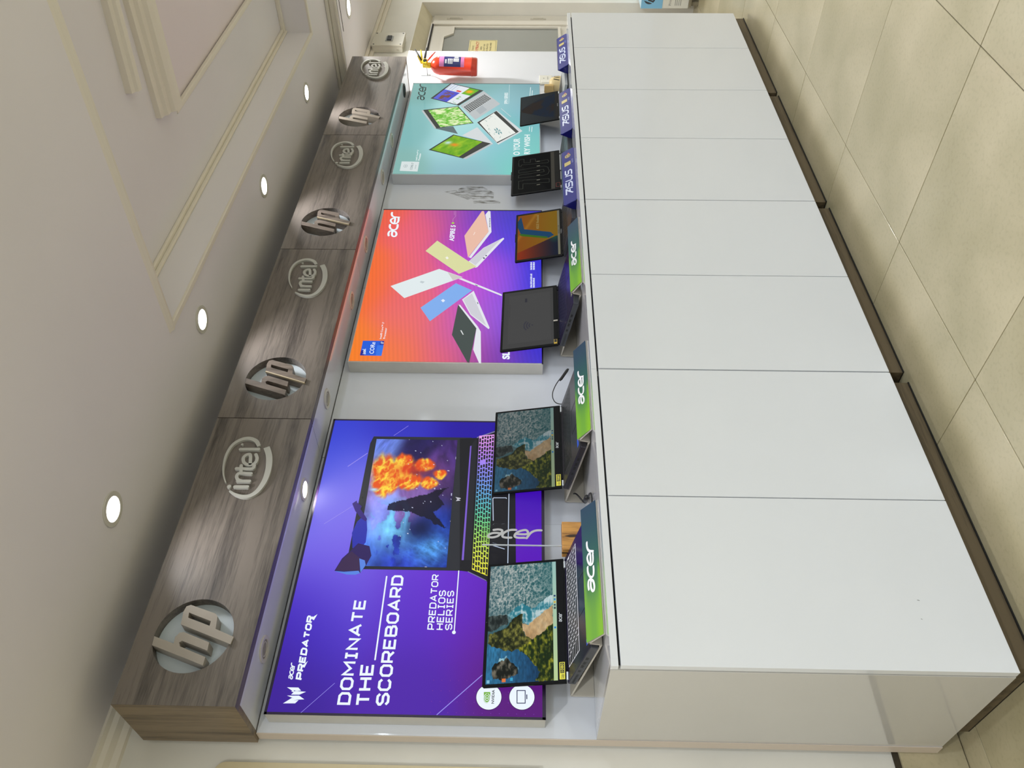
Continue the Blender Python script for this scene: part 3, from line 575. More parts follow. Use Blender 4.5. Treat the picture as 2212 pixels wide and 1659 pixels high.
def art1(u, v):
    c = rbf(u, v, [((0, .5), (40, 60, 190)), ((0, 1), (70, 110, 230)), ((.3, .2), (30, 70, 200)), ((.2, .0), (20, 40, 140)), ((.45, .9), (130, 150, 250)), ((.5, .4), (150, 110, 190)), ((.6, .1), (60, 40, 90)), ((.75, .2), (140, 80, 150)), ((.85, .1), (60, 40, 120)), ((.85, .5), (40, 30, 90)), ((1, .9), (110, 140, 220)), ((1, .3), (30, 24, 80)), ((1, 0), (70, 40, 110)), ((.6, .95), (190, 140, 210))], 3)
    n = fbm(u, v, 5, 6, 1, True); n2 = fbm(u + .3 * fbm(u, v, 3, 3, 5), v + .3 * fbm(u, v, 3, 3, 6), 7, 6, 2)
    c = c * (.55 + .8 * n2)[..., None]
    # curling blue-white mist, lower left
    d = np.exp(-(((u - .3) / .17) ** 2 + ((v - .62) / .25) ** 2)); c = mix(c, rgb(120, 200, 250) * (.35 + .9 * n)[..., None], d * (n > .62) * 1.2)
    d = np.exp(-(((u - .14) / .12) ** 2 + ((v - .2) / .25) ** 2)); c = mix(c, rgb(90, 170, 250) * (.3 + .9 * fbm(u * 3 - v, v + u, 9, 5, 9, True))[..., None], d)
    d = np.exp(-(((u - .27) / .1) ** 2 + ((v - .33) / .2) ** 2)); c = mix(c, rgb(8, 18, 60) * np.ones(c.shape), d * .85)
    # flames
    wv = .06 * (fbm(u, v, 6, 4, 11) - .5)
    uu, vv = u + wv, v + .9 * wv
    fl_ = np.zeros(u.shape)
    for (cu, cv, su, sv) in ((.74, .84, .17, .20), (.80, .62, .09, .17), (.64, .80, .14, .22), (.64, .52, .09, .2), (.63, .3, .06, .14), (.71, .17, .05, .1), (.78, .38, .07, .16), (.72, .66, .13, .16)): fl_ = np.maximum(fl_, np.exp(-((uu - cu) / su) ** 2 - ((vv - cv) / sv) ** 2))
    f = np.clip((fl_ * (.75 + .6 * fbm(uu * 1.2, vv * 3, 7, 5, 12)) - .45) * 4, 0, 1)
    hot = fbm(uu * 4 + vv * 2, vv * 2.2 - uu, 5, 5, 13, True)
    fire = mix(rgb(232, 88, 28) * np.ones(c.shape), rgb(255, 222, 70) * np.ones(c.shape), (hot - .55) * 3.4 + .35 * (v - .5))
    c = mix(c, fire, f)
    d = np.exp(-(((uu - .74) / .05) ** 2 + ((vv - .52) / .2) ** 2)); c = mix(c, rgb(215, 60, 30) * np.ones(c.shape), d * .8)
    # dark cloak-like smoke in the middle
    for q in ([(.41, .74), (.47, .74), (.50, .5), (.60, .05), (.52, .16), (.46, .10), (.40, .2), (.29, .06), (.40, .5)], ): c = mix(c, rgb(16, 14, 34) * np.ones(c.shape), inside(u + .07 * (n2 - .5), v + .05 * (n - .5), q) * .85)
    d = np.exp(-(((u - .57) / .012) ** 2 + ((v - .93) / .05) ** 2)); c = mix(c, rgb(180, 230, 255) * np.ones(c.shape), d)
    st = fbm(u, v, 60, 1, 20) > .965; c = np.where((st & (v < .6))[..., None], rgb(220, 225, 255), c)
    d = np.exp(-(((u - .97) / .1) ** 2 + ((v - .9) / .16) ** 2)); c = mix(c, rgb(90, 110, 200) * (.5 + .9 * fbm(u + v, v * .4, 16, 4, 30, True))[..., None], d * .9)
    return c
pic('printed_laptop_screen', p1, quadmap(F1, scr1, .0010), 200, 130, art1, VCP)
part('printed_lid_camera', P_BK, F1, p1, [(0.6795,0.5736),(0.6796,0.5688),(0.6723,0.5677),(0.6722,0.5725)], w=.0012)
beast = [[(0.4146,0.6128),(0.4561,0.5977),(0.4857,0.5744),(0.509,0.5582),(0.4997,0.5226),(0.4674,0.5121),(0.4321,0.5238),(0.4083,0.5368),(0.4045,0.5722)], [(0.4922,0.5726),(0.5453,0.5827),(0.5864,0.5733),(0.6023,0.5611),(0.5939,0.5452),(0.5563,0.5381),(0.5127,0.5359),(0.4894,0.5494)], [(0.6522,0.5992),(0.664,0.5871),(0.6561,0.5843),(0.6428,0.5674),(0.6321,0.5701),(0.6146,0.5571),(0.5957,0.544),(0.5869,0.5471),(0.5971,0.5618),(0.6247,0.5853)]]
part('printed_creature', E_('dusk_purple', (44, 28, 92)), F1, p1, beast[0], w=.0014); part('printed_creature_flank', E_('deep_blue', (42, 48, 170)), F1, p1, beast[1], w=.0013)
part('printed_creature_paw', E_('dusk_violet', (50, 28, 120)), F1, p1, beast[2], w=.0015)
part('printed_creature_jaw', E_('sky_blue', (88, 132, 225)), F1, p1, [(0.414,0.6127),(0.4102,0.6009),(0.416,0.5422),(0.4083,0.5368),(0.4028,0.5498),(0.4029,0.5747)], [(0.4571,0.5467),(0.4099,0.5357),(0.4352,0.5242),(0.451,0.5294)], w=.0016)
part('printed_creature_head', E_('plum', (58, 38, 78)), F1, p1, [(0.4178,0.6092),(0.4546,0.5946),(0.4808,0.5736),(0.4572,0.543),(0.4176,0.541),(0.4151,0.5879)], w=.0015)
part('printed_laptop_base', E_('blue_black', (12, 12, 22)), F1, p1, [(0.9226,0.2808),(0.9271,0.2237),(0.9976,0.09732),(0.3331,0.08081),(0.3896,0.1689),(0.4194,0.2219),(0.4223,0.2469)], w=.0008)
part('printed_base_edge', E_('lavender_grey', (120, 116, 160)), F1, p1, [(0.4211,0.2231),(0.393,0.1691),(0.3888,0.1666),(0.4176,0.2229)], w=.0012); part('printed_base_edge', E_('lavender_grey', (120, 116, 160)), F1, p1, [(0.9299,0.2239),(0.9582,0.164),(0.953,0.1638),(0.9254,0.2228)], w=.0012)
part('printed_hinge', E_('soft_black', (26, 27, 36)), F1, p1, [(0.8921,0.2411),(0.9219,0.2279),(0.9196,0.2233),(0.4579,0.2168),(0.4575,0.2369)], w=.0011)
part('printed_hinge_glow', E_('violet_glow', (122, 90, 205)), F1, p1, [(0.8909,0.2441),(0.8921,0.2398),(0.4575,0.2377),(0.4573,0.2439)], w=.0013)
kq = [(0.4265,0.2119),(0.4059,0.1651),(0.9425,0.1652),(0.9358,0.2162)]                      # keyboard corners BL BR TR TL in reading order of the poster print
kmap = quadmap(F1, [kq[0], kq[3], kq[2], kq[1]], .0014)
def kcol(u, v): return rbf(u, v * 0 + .5, [((0, .5), (235, 225, 60)), ((.18, .5), (215, 225, 80)), ((.35, .5), (80, 215, 130)), ((.5, .5), (90, 170, 230)), ((.68, .5), (110, 150, 250)), ((.8, .5), (190, 110, 235)), ((1, .5), (240, 170, 235))], 4)
pic('printed_keyboard_glow', p1, kmap, 60, 6, kcol, VCP)
kb = MB(); km2 = quadmap(F1, [kq[0], kq[3], kq[2], kq[1]], .0018)
for r in range(6):
    x = .004 + .006 * (r % 2)
    for j in range(30):
        if x > .985: break
        wv = .0235 + (.012 if (r * 7 + j) % 9 == 0 else 0); a, b, cc, dd = x, min(x + wv, .99), 1 - (r + .86) / 6, 1 - (r + .16) / 6
        if not .765 < (a + b) / 2 < .785: kb.add([km2(a, cc), km2(b, cc), km2(b, dd), km2(a, dd)], [(0, 1, 2, 3)])
        x += wv + .0085
obj('printed_keys', kb, P_BK, p1, fix=False, kind='stuff')
mb = MB()
for q in ([(0.5969,0.156),(0.68,0.1604),(0.6826,0.1572),(0.6833,0.1193),(0.6798,0.1171)], [(0.7011,0.1103),(0.4459,0.1075)], [(0.5092,0.1546),(0.4972,0.1182)]): mb.stroke(F1, q, .0026, .0014, caps=False)
obj('printed_touchpad_lines', mb, E_('pale_blue_line', (190, 205, 228)), p1, fix=False)
mb = MB()
mb.poly(F1, [(0.6835,0.2785),(0.6801,0.2624),(0.6765,0.261),(0.6753,0.268),(0.67,0.2611),(0.6676,0.2758),(0.6752,0.2719)], .0014); obj('printed_lid_emblem', mb, E_('silver_print', (190, 190, 200)), p1, fix=False)
mb = MB()
for q, wd_ in (([(0.7981,0.6378),(0.8552,0.5812)], .0026), ([(0.5759,0.6737),(0.6429,0.5971)], .0018), ([(0.9314,0.5043),(0.9765,0.4597)], .0015), ([(0.005708,0.2779),(0.1122,0.1665)], .0022), ([(0.004104,0.626),(0.08286,0.5527)], .0012)): obj('printed_light_streak', MB().stroke(F1, q, wd_, .0008, caps=False), E_('streak', (150, 140, 235)), p1, fix=False)

# lettering of poster 1
hd = MB(); pt = lambda q: q
def T3(q): return q[0], q[1], q[2]
for txt, q, b in (('DOMINATE', [(0.02929,0.5032),(0.3212,0.5054),(0.0293,0.5372)], .19), ('THE', [(0.02756,0.4521),(0.1338,0.4558),(0.02683,0.4883)], .19), ('SCOREBOARD', [(0.02899,0.4032),(0.4005,0.4081),(0.02899,0.4378)], .19)): sqtext(hd, F1, txt, *T3(q), bold=b, w=.0012)
obj('headline_lettering', hd, P_WH, p1, fix=False)
obj('rule_line', MB().stroke(F1, [(0.3989,0.4578),(0.1486,0.456)], .0042, .0012), P_WH, p1, fix=False); mb = MB(); mb.stroke(F1, [(0.4214,0.2499),(0.2327,0.2496)], .003, .0012); mb.disc(F1, [(0.2304,0.2502)][0], .0052, .0012)
obj('rule_line_with_dot', mb, P_WH, p1, fix=False)
mb = MB()
for txt, q in (('PREDATOR', [(0.2382,0.3044),(0.4061,0.3061),(0.239,0.3244)]), ('HELIOS', [(0.2379,0.2801),(0.356,0.2815),(0.2383,0.3004)]), ('SERIES', [(0.2384,0.2558),(0.3552,0.2582),(0.238,0.2754)])): sqtext(mb, F1, txt, *T3(q), bold=.17, w=.0012)
obj('series_lettering', mb, P_WH, p1, fix=False)
mb = MB(); sqtext(mb, F1, 'PREDATOR', *T3([(0.09121,0.6399),(0.2687,0.6452),(0.0918,0.6582)]), bold=.27, w=.0012, slant=.08, gap=.36); mb.poly(F1, [(0.2637,0.651),(0.2692,0.6458),(0.277,0.636),(0.2585,0.6425)], .0013); mb.poly(F1, [(0.125,0.6521),(0.1325,0.6429),(0.1414,0.6356),(0.1227,0.6409)], .0013)
acertext(mb, F1, *T3([(0.08974,0.6654),(0.1345,0.6673),(0.09094,0.6775)]), bold=.22, w=.0012, slant=.1)
mb.poly(F1, [(0.06903,0.6757),(0.06891,0.6458),(0.06106,0.6372),(0.05967,0.6479),(0.06161,0.6565),(0.05796,0.6627),(0.05649,0.6542)], .0012); mb.poly(F1, [(0.05955,0.6537),(0.05827,0.6235),(0.05046,0.6389),(0.05002,0.661)], .0012)
mb.poly(F1, [(0.04726,0.6709),(0.04788,0.6396),(0.03842,0.6241),(0.03617,0.6557),(0.04019,0.6519)], .0012); mb.poly(F1, [(0.02697,0.6769),(0.04171,0.6569),(0.03689,0.6431),(0.03486,0.6519),(0.03652,0.6383),(0.0276,0.6457)], .0012)
obj('brand_lettering', mb, P_WH, p1, fix=False)
ba, bb = [(0.05399,0.1466),(0.0557,0.06101)]
for i, (c0, rad) in enumerate(((ba, .0325), (bb, .0325))):
    mb = MB(); mb.disc(F1, c0, rad, .0009, n=40); obj('round_badge', mb, P_WH, p1, fix=False)
    mb = MB(); mb.ring(F1, c0, rad, rad + .0011, .0008, .0009, 40); obj('badge_rim', mb, P_BK, p1, fix=False)
mb = MB(); fonttext(mb, F1, 'NVIDIA', *T3([(0.03721,0.1326),(0.07319,0.1323),(0.03707,0.1394)]), w=.0014, bold=.02); obj('badge_lettering', mb, P_BK, p1, fix=False)
mb = MB(); mb.poly(F1, [(0.06669,0.1602),(0.06703,0.1434),(0.0495,0.1427),(0.04917,0.1594)], .0012); mb.disc(F1, [(0.05046,0.1517)][0], .0125, .0012, r2=.0085); obj('badge_green_eye', mb, E_('leaf_green', (116, 176, 60)), p1, fix=False)
mb = MB(); c0 = [(0.05096,0.1512)][0]
for r_ in (.0095, .0055): mb.stroke(F1, [(c0[0] + r_ * 1.25 * math.cos(a), c0[1] + r_ * .8 * math.sin(a)) for a in np.linspace(.2, 2 * math.pi - .2, 20)], .0014, .0014)
mb.disc(F1, c0, .0018, .0014); obj('badge_eye_lines', mb, P_WH, p1, fix=False)
mb = MB(); mb.stroke(F1, [(0.07237,0.074),(0.03952,0.07343),(0.03994,0.05239),(0.07279,0.05273)], .0022, .0014, closed=True); mb.stroke(F1, [(0.0625,0.04854),(0.05024,0.04827)], .0026, .0014, caps=False); obj('badge_screen_icon', mb, E_('navy', (40, 44, 84)), p1, fix=False)
mb = MB()
for i in range(13):
    for j in range(4): mb.disc(F1, (.012 + .028 * j, .03 + .022 * i), .0013, .0006, n=8)
obj('printed_dots', mb, E_('faint_violet_dot', (112, 44, 160)), p1, fix=False, kind='stuff')
# --- 2: orange laptop-fan poster
def bg2(u, v):
    c = rbf(u, v, [((0, 1), (250, 130, 40)), ((.5, 1), (248, 112, 50)), ((1, 1), (240, 96, 66)), ((0, .75), (246, 122, 70)), ((.25, .7), (238, 110, 108)), ((.5, .72), (232, 96, 120)), ((.85, .75), (236, 96, 120)), ((1, .6), (190, 80, 160)), ((0, .5), (228, 100, 120)), ((.2, .45), (206, 90, 180)),
        ((.5, .42), (214, 80, 205)), ((.75, .45), (170, 64, 200)), ((1, .4), (110, 62, 200)), ((0, .25), (130, 60, 170)), ((.25, .25), (150, 90, 228)), ((.5, .25), (150, 80, 230)), ((.8, .2), (84, 66, 225)), ((1, .2), (70, 60, 190)), ((0, 0), (66, 54, 200)), ((.5, 0), (48, 52, 215)), ((1, 0), (58, 54, 190)), ((.2, 0), (54, 54, 225))], 3.0)
    s = .5 + .5 * np.sin((v * .72 - u * .14) * 2 * math.pi * 62); return c * (1 - .035 * s)[..., None]
t2, p2, F2 = lightbox('orange to violet lit laptop poster in the middle', 2.062, 3.05, 1.086, 1.806, bg2, None, M_ALU, 420, 300)
obj('front_lip', MB().box(F2, -.001, .99, -.001, .004, -.0015, .0005).box(F2, .985, .99, 0, .72, -.0015, .0005), mat('dark_print_edge', (26, 14, 40), .4), t2)
mb = MB(); acertext(mb, F2, *T3([(0.7738,0.6313),(0.96,0.6378),(0.7787,0.6767)]), bold=.2, w=.001); obj('brand_lettering', mb, P_WH, p2, fix=False)
mb = MB(); fonttext(mb, F2, 'ASPIRE 5', *T3([(0.749,0.3822),(0.8665,0.383),(0.7503,0.4031)]), w=.001, bold=.03); fonttext(mb, F2, 'SL', *T3([(0.02047,0.124),(0.06395,0.125),(0.02117,0.1501)]), w=.001, bold=.05)
fonttext(mb, F2, 'Intel® Core™ i7', *T3([(0.123,0.6113),(0.2188,0.613),(0.1228,0.6191)]), w=.001, bold=.01); fonttext(mb, F2, 'Processor', *T3([(0.1238,0.5969),(0.1858,0.5981),(0.1237,0.6048)]), w=.001, bold=.01)
for q in ([(0.4381,0.04139),(0.53,0.04177),(0.438,0.04977)], [(0.4383,0.0308),(0.5015,0.03092),(0.4382,0.03918)], [(0.5539,0.04186),(0.6069,0.04208),(0.5538,0.05045)], [(0.5541,0.03101),(0.6071,0.03111),(0.554,0.0396)]):
    n_ = 9
    for i in range(n_):
        a, b = i / n_ + .01, (i + .72) / n_; BLq, BRq, TLq = q; mb.poly(F2, tf([(a, 0), (b, 0), (b, .9 - .25 * (i % 3 == 1)), (a, .9)], BLq, BRq, TLq, 1.0), .001)
obj('small_print', mb, P_WH, p2, fix=False)
part('blue_badge', E_('badge_blue', (30, 92, 216)), F2, p2, [(0.03231,0.6788),(0.1121,0.6796),(0.1123,0.5995),(0.03137,0.5984)], w=.0008); part('badge_dark_square', E_('badge_dark_blue', (24, 40, 150)), F2, p2, [(0.03231,0.6788),(0.05918,0.6789),(0.05941,0.6658),(0.03256,0.6642)], [(0.09109,0.6131),(0.1115,0.6134),(0.1117,0.599),(0.09015,0.5982)], w=.001); part('badge_light_squares', E_('badge_mid_blue', (48, 116, 232)), F2, p2, [(0.06016,0.6219),(0.08797,0.6217),(0.08837,0.5979),(0.03137,0.5984),(0.03216,0.6199)], w=.0009)
mb = MB(); fonttext(mb, F2, 'intel.', *T3([(0.03848,0.6582),(0.06771,0.6622),(0.03942,0.6709)]), w=.0013, bold=.02); fonttext(mb, F2, 'CORe', *T3([(0.04072,0.6293),(0.1039,0.6314),(0.04219,0.6457)]), w=.0013, bold=.01); fonttext(mb, F2, 'i7', *T3([(0.0961,0.5998),(0.1081,0.6006),(0.09593,0.6097)]), w=.0013, bold=.02); obj('badge_lettering', mb, P_WH, p2, fix=False)
mb = MB(); mb.stroke(F2, [(0.8897,0.3959),(0.9149,0.3972),(0.938,0.3872),(0.9793,0.3896)], .0012, .0008); mb.stroke(F2, [(0.9774,0.3969),(0.9447,0.3935)], .0012, .0008); obj('dot_tail_line', mb, E_('pale_violet', (205, 160, 200)), p2, fix=False)
mb = MB(); mb.disc(F2, [(0.8838,0.3954)][0], .0062, .001); obj('green_dot', mb, E_('lime', (160, 215, 60)), p2, fix=False)
WB = E_('laptop_white', (226, 228, 236)); LG = E_('laptop_light_grey', (205, 205, 214)); DK = E_('laptop_port_dark', (70, 70, 90))
def plap(name, cl, lidq, baseq, logo, label, w=.001):
    if baseq: part(name + '_base', WB, F2, p2, baseq, w=w)
    g0, g1 = cl
    o = part(name + '_lid', E_(name + '_a', g0), F2, p2, lidq, w=w + .0003)
    if logo: part(name + '_logo', E_(name + '_b', g1), F2, o, logo, w=w + .0006)
part('printed_white_laptop_base', WB, F2, p2, [(0.4891,0.3436),(0.4952,0.3316),(0.3929,0.1626),(0.3826,0.1629)], w=.001)
part('printed_laptop_ports', DK, F2, p2, [(0.4522,0.2756),(0.4523,0.2719),(0.4447,0.2608),(0.4427,0.2646)], [(0.6325,0.2513),(0.6357,0.246),(0.6285,0.2406),(0.6232,0.2454)],[(0.6468,0.2414),(0.6521,0.2372),(0.6469,0.2328),(0.6416,0.2367)], [(0.3428,0.2603),(0.3429,0.2573),(0.3329,0.2541),(0.3309,0.2566)], w=.0014)
plap('printed_white_laptop', ((222, 232, 234), (188, 200, 204)), [(0.438,0.6172),(0.5536,0.4287),(0.5003,0.3272),(0.3631,0.5522)], None, [(0.4641,0.5007),(0.4729,0.496),(0.4683,0.4807),(0.4565,0.4876)], '')
part('printed_white_laptop_shade', E_('warm_grey', (205, 200, 196)), F2, p2, [(0.5316,0.3918),(0.4992,0.3287),(0.479,0.366)], w=.0014)
plap('printed_yellow_laptop', ((216, 218, 160), (240, 240, 230)), [(0.6761,0.4976),(0.7508,0.4539),(0.5713,0.2736),(0.5223,0.3443)], [(0.6067,0.3088),(0.7024,0.2514),(0.7773,0.1679),(0.7691,0.1637),(0.5688,0.2703),(0.5636,0.2779)], [(0.6311,0.4092),(0.639,0.4018),(0.6261,0.3941),(0.6181,0.4018)], '')
part('printed_yellow_laptop_deck', LG, F2, p2, [(0.6093,0.3058),(0.6997,0.2512),(0.7689,0.1758),(0.5814,0.2788)], w=.0012)
plap('printed_peach_laptop', ((232, 186, 166), (245, 225, 215)), [(0.7886,0.3384),(0.9786,0.2712),(0.9787,0.2619),(0.821,0.2337),(0.6326,0.3135)], [(0.9508,0.2545),(0.9808,0.2422),(0.978,0.2325),(0.8184,0.2214),(0.6286,0.3005),(0.6352,0.3105),(0.821,0.2337)], [(0.7947,0.3002),(0.8172,0.2949),(0.8145,0.2921),(0.792,0.2984)], '')
mb = MB(); 
pa, pb, pc = [(0.8551,0.2325),(0.8551,0.2282),(0.9204,0.2352)]
for i in range(6): mb.poly(F2, tf([(0, i * .19), (1, i * .19 - .02), (1, i * .19 + .09), (0, i * .19 + .11)], pa, pb, pc, 1.0), .0016)
obj('printed_port_row', mb, DK, p2, fix=False)
plap('printed_blue_laptop', ((126, 172, 236), (225, 235, 250)), [(0.3058,0.4814),(0.4606,0.3524),(0.4161,0.2837),(0.2261,0.4366)], [(0.3585,0.3207),(0.4136,0.2772),(0.1924,0.2034),(0.1849,0.2073),(0.2671,0.2819)], [(0.3506,0.4041),(0.3601,0.3965),(0.35,0.3872),(0.3392,0.3947)], '')
part('printed_blue_laptop_deck', LG, F2, p2, [(0.3586,0.3155),(0.3964,0.2828),(0.2047,0.2173),(0.2704,0.2799)], w=.0012)
plap('printed_black_laptop', ((66, 76, 74), (220, 225, 225)), [(0.15,0.3456),(0.327,0.3341),(0.1885,0.2543),(0.0008042,0.2703),(0.003513,0.2785)], [(0.325,0.334),(0.3271,0.3264),(0.1998,0.2498),(0.1702,0.2366),(-0.002431,0.2269),(-0.001419,0.2342),(0.07045,0.2602),(0.1885,0.2543)], [(0.1751,0.3153),(0.1764,0.3112),(0.1519,0.3005),(0.1507,0.3041)], '')
# --- 3: teal convertible-laptop poster
def bg3(u, v): return rbf(u, v, [((0, 1), (134, 182, 176)), ((.5, 1), (128, 184, 184)), ((1, 1), (120, 172, 168)), ((0, .5), (140, 186, 196)), ((.3, .55), (160, 210, 214)), ((.5, .5), (168, 220, 222)), ((.6, .55), (176, 222, 222)), ((.35, .3), (148, 196, 216)), ((.7, .3), (150, 198, 206)), ((1, .5), (128, 178, 178)), ((0, 0), (118, 210, 190)), ((.2, .2), (124, 200, 196)), ((.4, .1), (120, 196, 190)), ((.6, .1), (130, 176, 200)), ((1, 0), (116, 162, 172)), ((.8, .1), (134, 180, 186)), ((.5, .22), (110, 196, 186))], 3)
t3, p3, F3 = lightbox('teal lit convertible-laptop poster at the far right', 3.348, 4.306, 1.09, 1.807, bg3, None, mat('grey_box_edge', (198, 200, 204), .4, metal=.1))
obj('right_edge_strip', MB().box(F3, .955, .9585, 0, .717, -.001, .0006), mat('dark_teal_edge', (60, 84, 80), .5), t3)  # dark teal strip along the poster's right edge
DT = E_('teal_black', (44, 58, 58)); SB = E_('screen_bezel', (58, 60, 58)); SG = E_('silver_body', (186, 192, 194)); LB_ = E_('light_body', (210, 216, 218))
mb = MB(); acertext(mb, F3, *T3([(0.7509,0.6313),(0.9398,0.6354),(0.761,0.6768)]), bold=.15, w=.001); obj('brand_lettering', mb, DT, p3, fix=False)
mb = MB()
for s_, q in (('Intel® Core™ i7', [(0.1256,0.6083),(0.2267,0.6092),(0.1255,0.616)]), ('Processor', [(0.1258,0.5942),(0.194,0.5939),(0.1257,0.6042)]), ('SPIN SERIES', [(0.7164,0.1779),(0.8475,0.1792),(0.7162,0.1959)]), ('O YOUR', [(0.1832,0.1038),(0.3476,0.1054),(0.1828,0.1358)]), ('RY WISH', [(0.1927,0.05365),(0.3857,0.0539),(0.1923,0.082)])): fonttext(mb, F3, s_, *T3(q), w=.001, bold=.03)
mb.stroke(F3, [(0.9433,0.1723),(0.7165,0.1709)], .0014, .001); 
for q in ([(0.9144,0.05298),(0.7454,0.0591)], [(0.8756,0.04252),(0.7862,0.04623)], [(0.4697,0.05633),(0.4188,0.05696)], [(0.4699,0.0429),(0.4142,0.04552)]): mb.stroke(F3, q, .003, .001, caps=False)
obj('poster_lettering', mb, E_('soft_white', (228, 240, 240)), p3, fix=False)
part('processor_badge', E_('badge_grey', (214, 224, 224)), F3, p3, [(0.02954,0.6817),(0.116,0.6821),(0.1146,0.5949),(0.02412,0.5945)], w=.0008)
mb = MB(); q = [(0.0736,0.6582)][0]; mb.stroke(F3, [(q[0] + .014 * math.cos(a), q[1] + .0085 * math.sin(a)) for a in np.linspace(.3, 5.9, 22)], .0012, .001); fonttext(mb, F3, 'intel', (q[0] - .009, q[1] - .003), (q[0] + .009, q[1] - .003), (q[0] - .009, q[1] + .004), w=.001); fonttext(mb, F3, 'CORE i7', *T3([(0.03874,0.6228),(0.1014,0.6207),(0.04026,0.6337)]), w=.001, bold=.01); fonttext(mb, F3, '10TH GEN', *T3([(0.04904,0.606),(0.08453,0.6062),(0.04897,0.6105)]), w=.001); obj('badge_lettering', mb, E_('badge_teal_grey', (110, 130, 134)), p3, fix=False)
def leaf(u, v):
    n = fbm(u * .6 + v, v - u * .4, 9, 4, 40, True); return mix(rgb(228, 240, 190) * np.ones(u.shape + (3,)), rgb(90, 180, 40) * np.ones(u.shape + (3,)), (n - .5) * 3)
def flower(u, v):
    c = mix(rgb(60, 140, 20) * np.ones(u.shape + (3,)), rgb(190, 215, 50) * np.ones(u.shape + (3,)), fbm(u * .5, v, 8, 4, 41)); d = np.exp(-(((u - .52) / .09) ** 2 + ((v - .6) / .13) ** 2)); c = mix(c, rgb(235, 140, 30) * np.ones(c.shape), d); d = np.exp(-(((u - .55) / .1) ** 2 + ((v - .85) / .1) ** 2)); return mix(c, rgb(190, 225, 225) * np.ones(c.shape), d)
def city(u, v):
    c = rgb(226, 232, 238) * np.ones(u.shape + (3,)); m_ = (v > .42) & (u < .62); c = np.where(m_[..., None], mix(rgb(60, 60, 190) * np.ones(c.shape), rgb(90, 100, 215) * np.ones(c.shape), v), c)
    m2 = m_ & (v < .85) & (v > .55) & (np.abs(u - .3) < .24) & (fbm(u, v * .2, 26, 2, 42) > .42); c = np.where(m2[..., None], rgb(120, 76, 60), c)
    c = np.where(((v < .34) & (u > .6))[..., None], mix(rgb(90, 180, 40) * np.ones(c.shape), rgb(240, 170, 30) * np.ones(c.shape), np.exp(-((u - .8) / .1) ** 2 - ((v - .2) / .12) ** 2) * 1.3), c)
    c = np.where(((u > .66) & (u < .74) & (v > .44) & (v < .6))[..., None], rgb(225, 70, 80), c); c = np.where(((v < .3) & (u < .45) & (fbm(u, v, 14, 3, 43, True) > .82))[..., None], rgb(110, 180, 90), c)
    return np.where(((u > .66) & (v > .66) & (np.sin(v * 60) > .3))[..., None], rgb(190, 205, 225), c)
def sketch(u, v):
    c = rgb(232, 236, 230) * np.ones(u.shape + (3,)); n = fbm(u, v, 7, 4, 44, True); c = np.where(((n > .86) & (u < .8))[..., None], rgb(140, 175, 170), c)
    d = ((u - .42) / .12) ** 2 + ((v - .35) / .16) ** 2; return np.where(((d < 1) & (np.cos(6 * np.arctan2(v - .35, u - .42)) > .35))[..., None], rgb(40, 130, 140), c)
o = part('printed_notebook_screen_frame', SB, F3, p3, [(0.7759,0.6018),(0.9596,0.5032),(0.8722,0.3153),(0.6931,0.4407)], w=.0008); pic('printed_notebook_screen', p3, quadmap(F3, [(0.7761,0.5872),(0.9506,0.4989),(0.8741,0.339),(0.7066,0.4526)][:1] + [(0.7066,0.4526),(0.8741,0.339),(0.9506,0.4989)], .0011), 60, 60, lambda u, v: city(1 - v if False else v, 1 - u), VCP)
part('printed_notebook_keyboard_deck', SG, F3, p3, [(0.6932,0.4332),(0.8667,0.315),(0.717,0.2169),(0.5385,0.3425)], w=.0009)
mb = MB(); kq = [(0.6779,0.4137),(0.8262,0.307),(0.7748,0.2668),(0.6145,0.3761)]; km = quadmap(F3, [kq[0], kq[1], kq[2], kq[3]], .0012)
for r in range(5):
    for j in range(13): mb.add([km((j + .1) / 13, (r + .1) / 5), km((j + .86) / 13, (r + .1) / 5), km((j + .86) / 13, (r + .82) / 5), km((j + .1) / 13, (r + .82) / 5)], [(0, 1, 2, 3)])
obj('printed_notebook_keys', mb, SB, p3, fix=False, kind='stuff'); part('printed_notebook_touchpad', E_('pad_grey', (170, 178, 182)), F3, p3, [(0.6425,0.3456),(0.6979,0.3151),(0.6505,0.2851),(0.597,0.3201)], w=.0012)
part('printed_tent_laptop_base', E_('tent_grey', (96, 112, 116)), F3, p3, [(0.4457,0.5532),(0.4664,0.454),(0.3882,0.4245)], w=.0008); part('printed_tent_laptop_frame', SB, F3, p3, [(0.6357,0.6348),(0.6441,0.6257),(0.6879,0.4428),(0.5019,0.3492),(0.4439,0.5425)], w=.0009); pic('printed_tent_laptop_screen', p3, quadmap(F3, [(0.4558,0.5205),(0.5048,0.3561),(0.6806,0.4458),(0.6392,0.6015)], .0012), 50, 40, leaf, VCP)
part('printed_tent_laptop_hinge', SG, F3, p3, [(0.6336,0.6371),(0.6389,0.6277),(0.4458,0.5412),(0.4381,0.5477)], w=.0013)
part('printed_stand_laptop_base', LB_, F3, p3, [(0.3735,0.4022),(0.4603,0.3287),(0.2905,0.2396),(0.2922,0.2522)], w=.0008); part('printed_stand_laptop_frame', SB, F3, p3, [(0.2274,0.5603),(0.3823,0.4478),(0.2949,0.2509),(0.1479,0.3828)], w=.0009); pic('printed_stand_laptop_screen', p3, quadmap(F3, [(0.1632,0.4034),(0.3099,0.295),(0.3729,0.4434),(0.2302,0.5476)][:1] + [(0.3099,0.295),(0.3729,0.4434),(0.2302,0.5476)], .0012), 50, 40, flower, VCP); part('printed_stand_laptop_hinge', SG, F3, p3, [(0.1479,0.3828),(0.2931,0.2509),(0.2887,0.2404),(0.142,0.3665)], w=.0011)
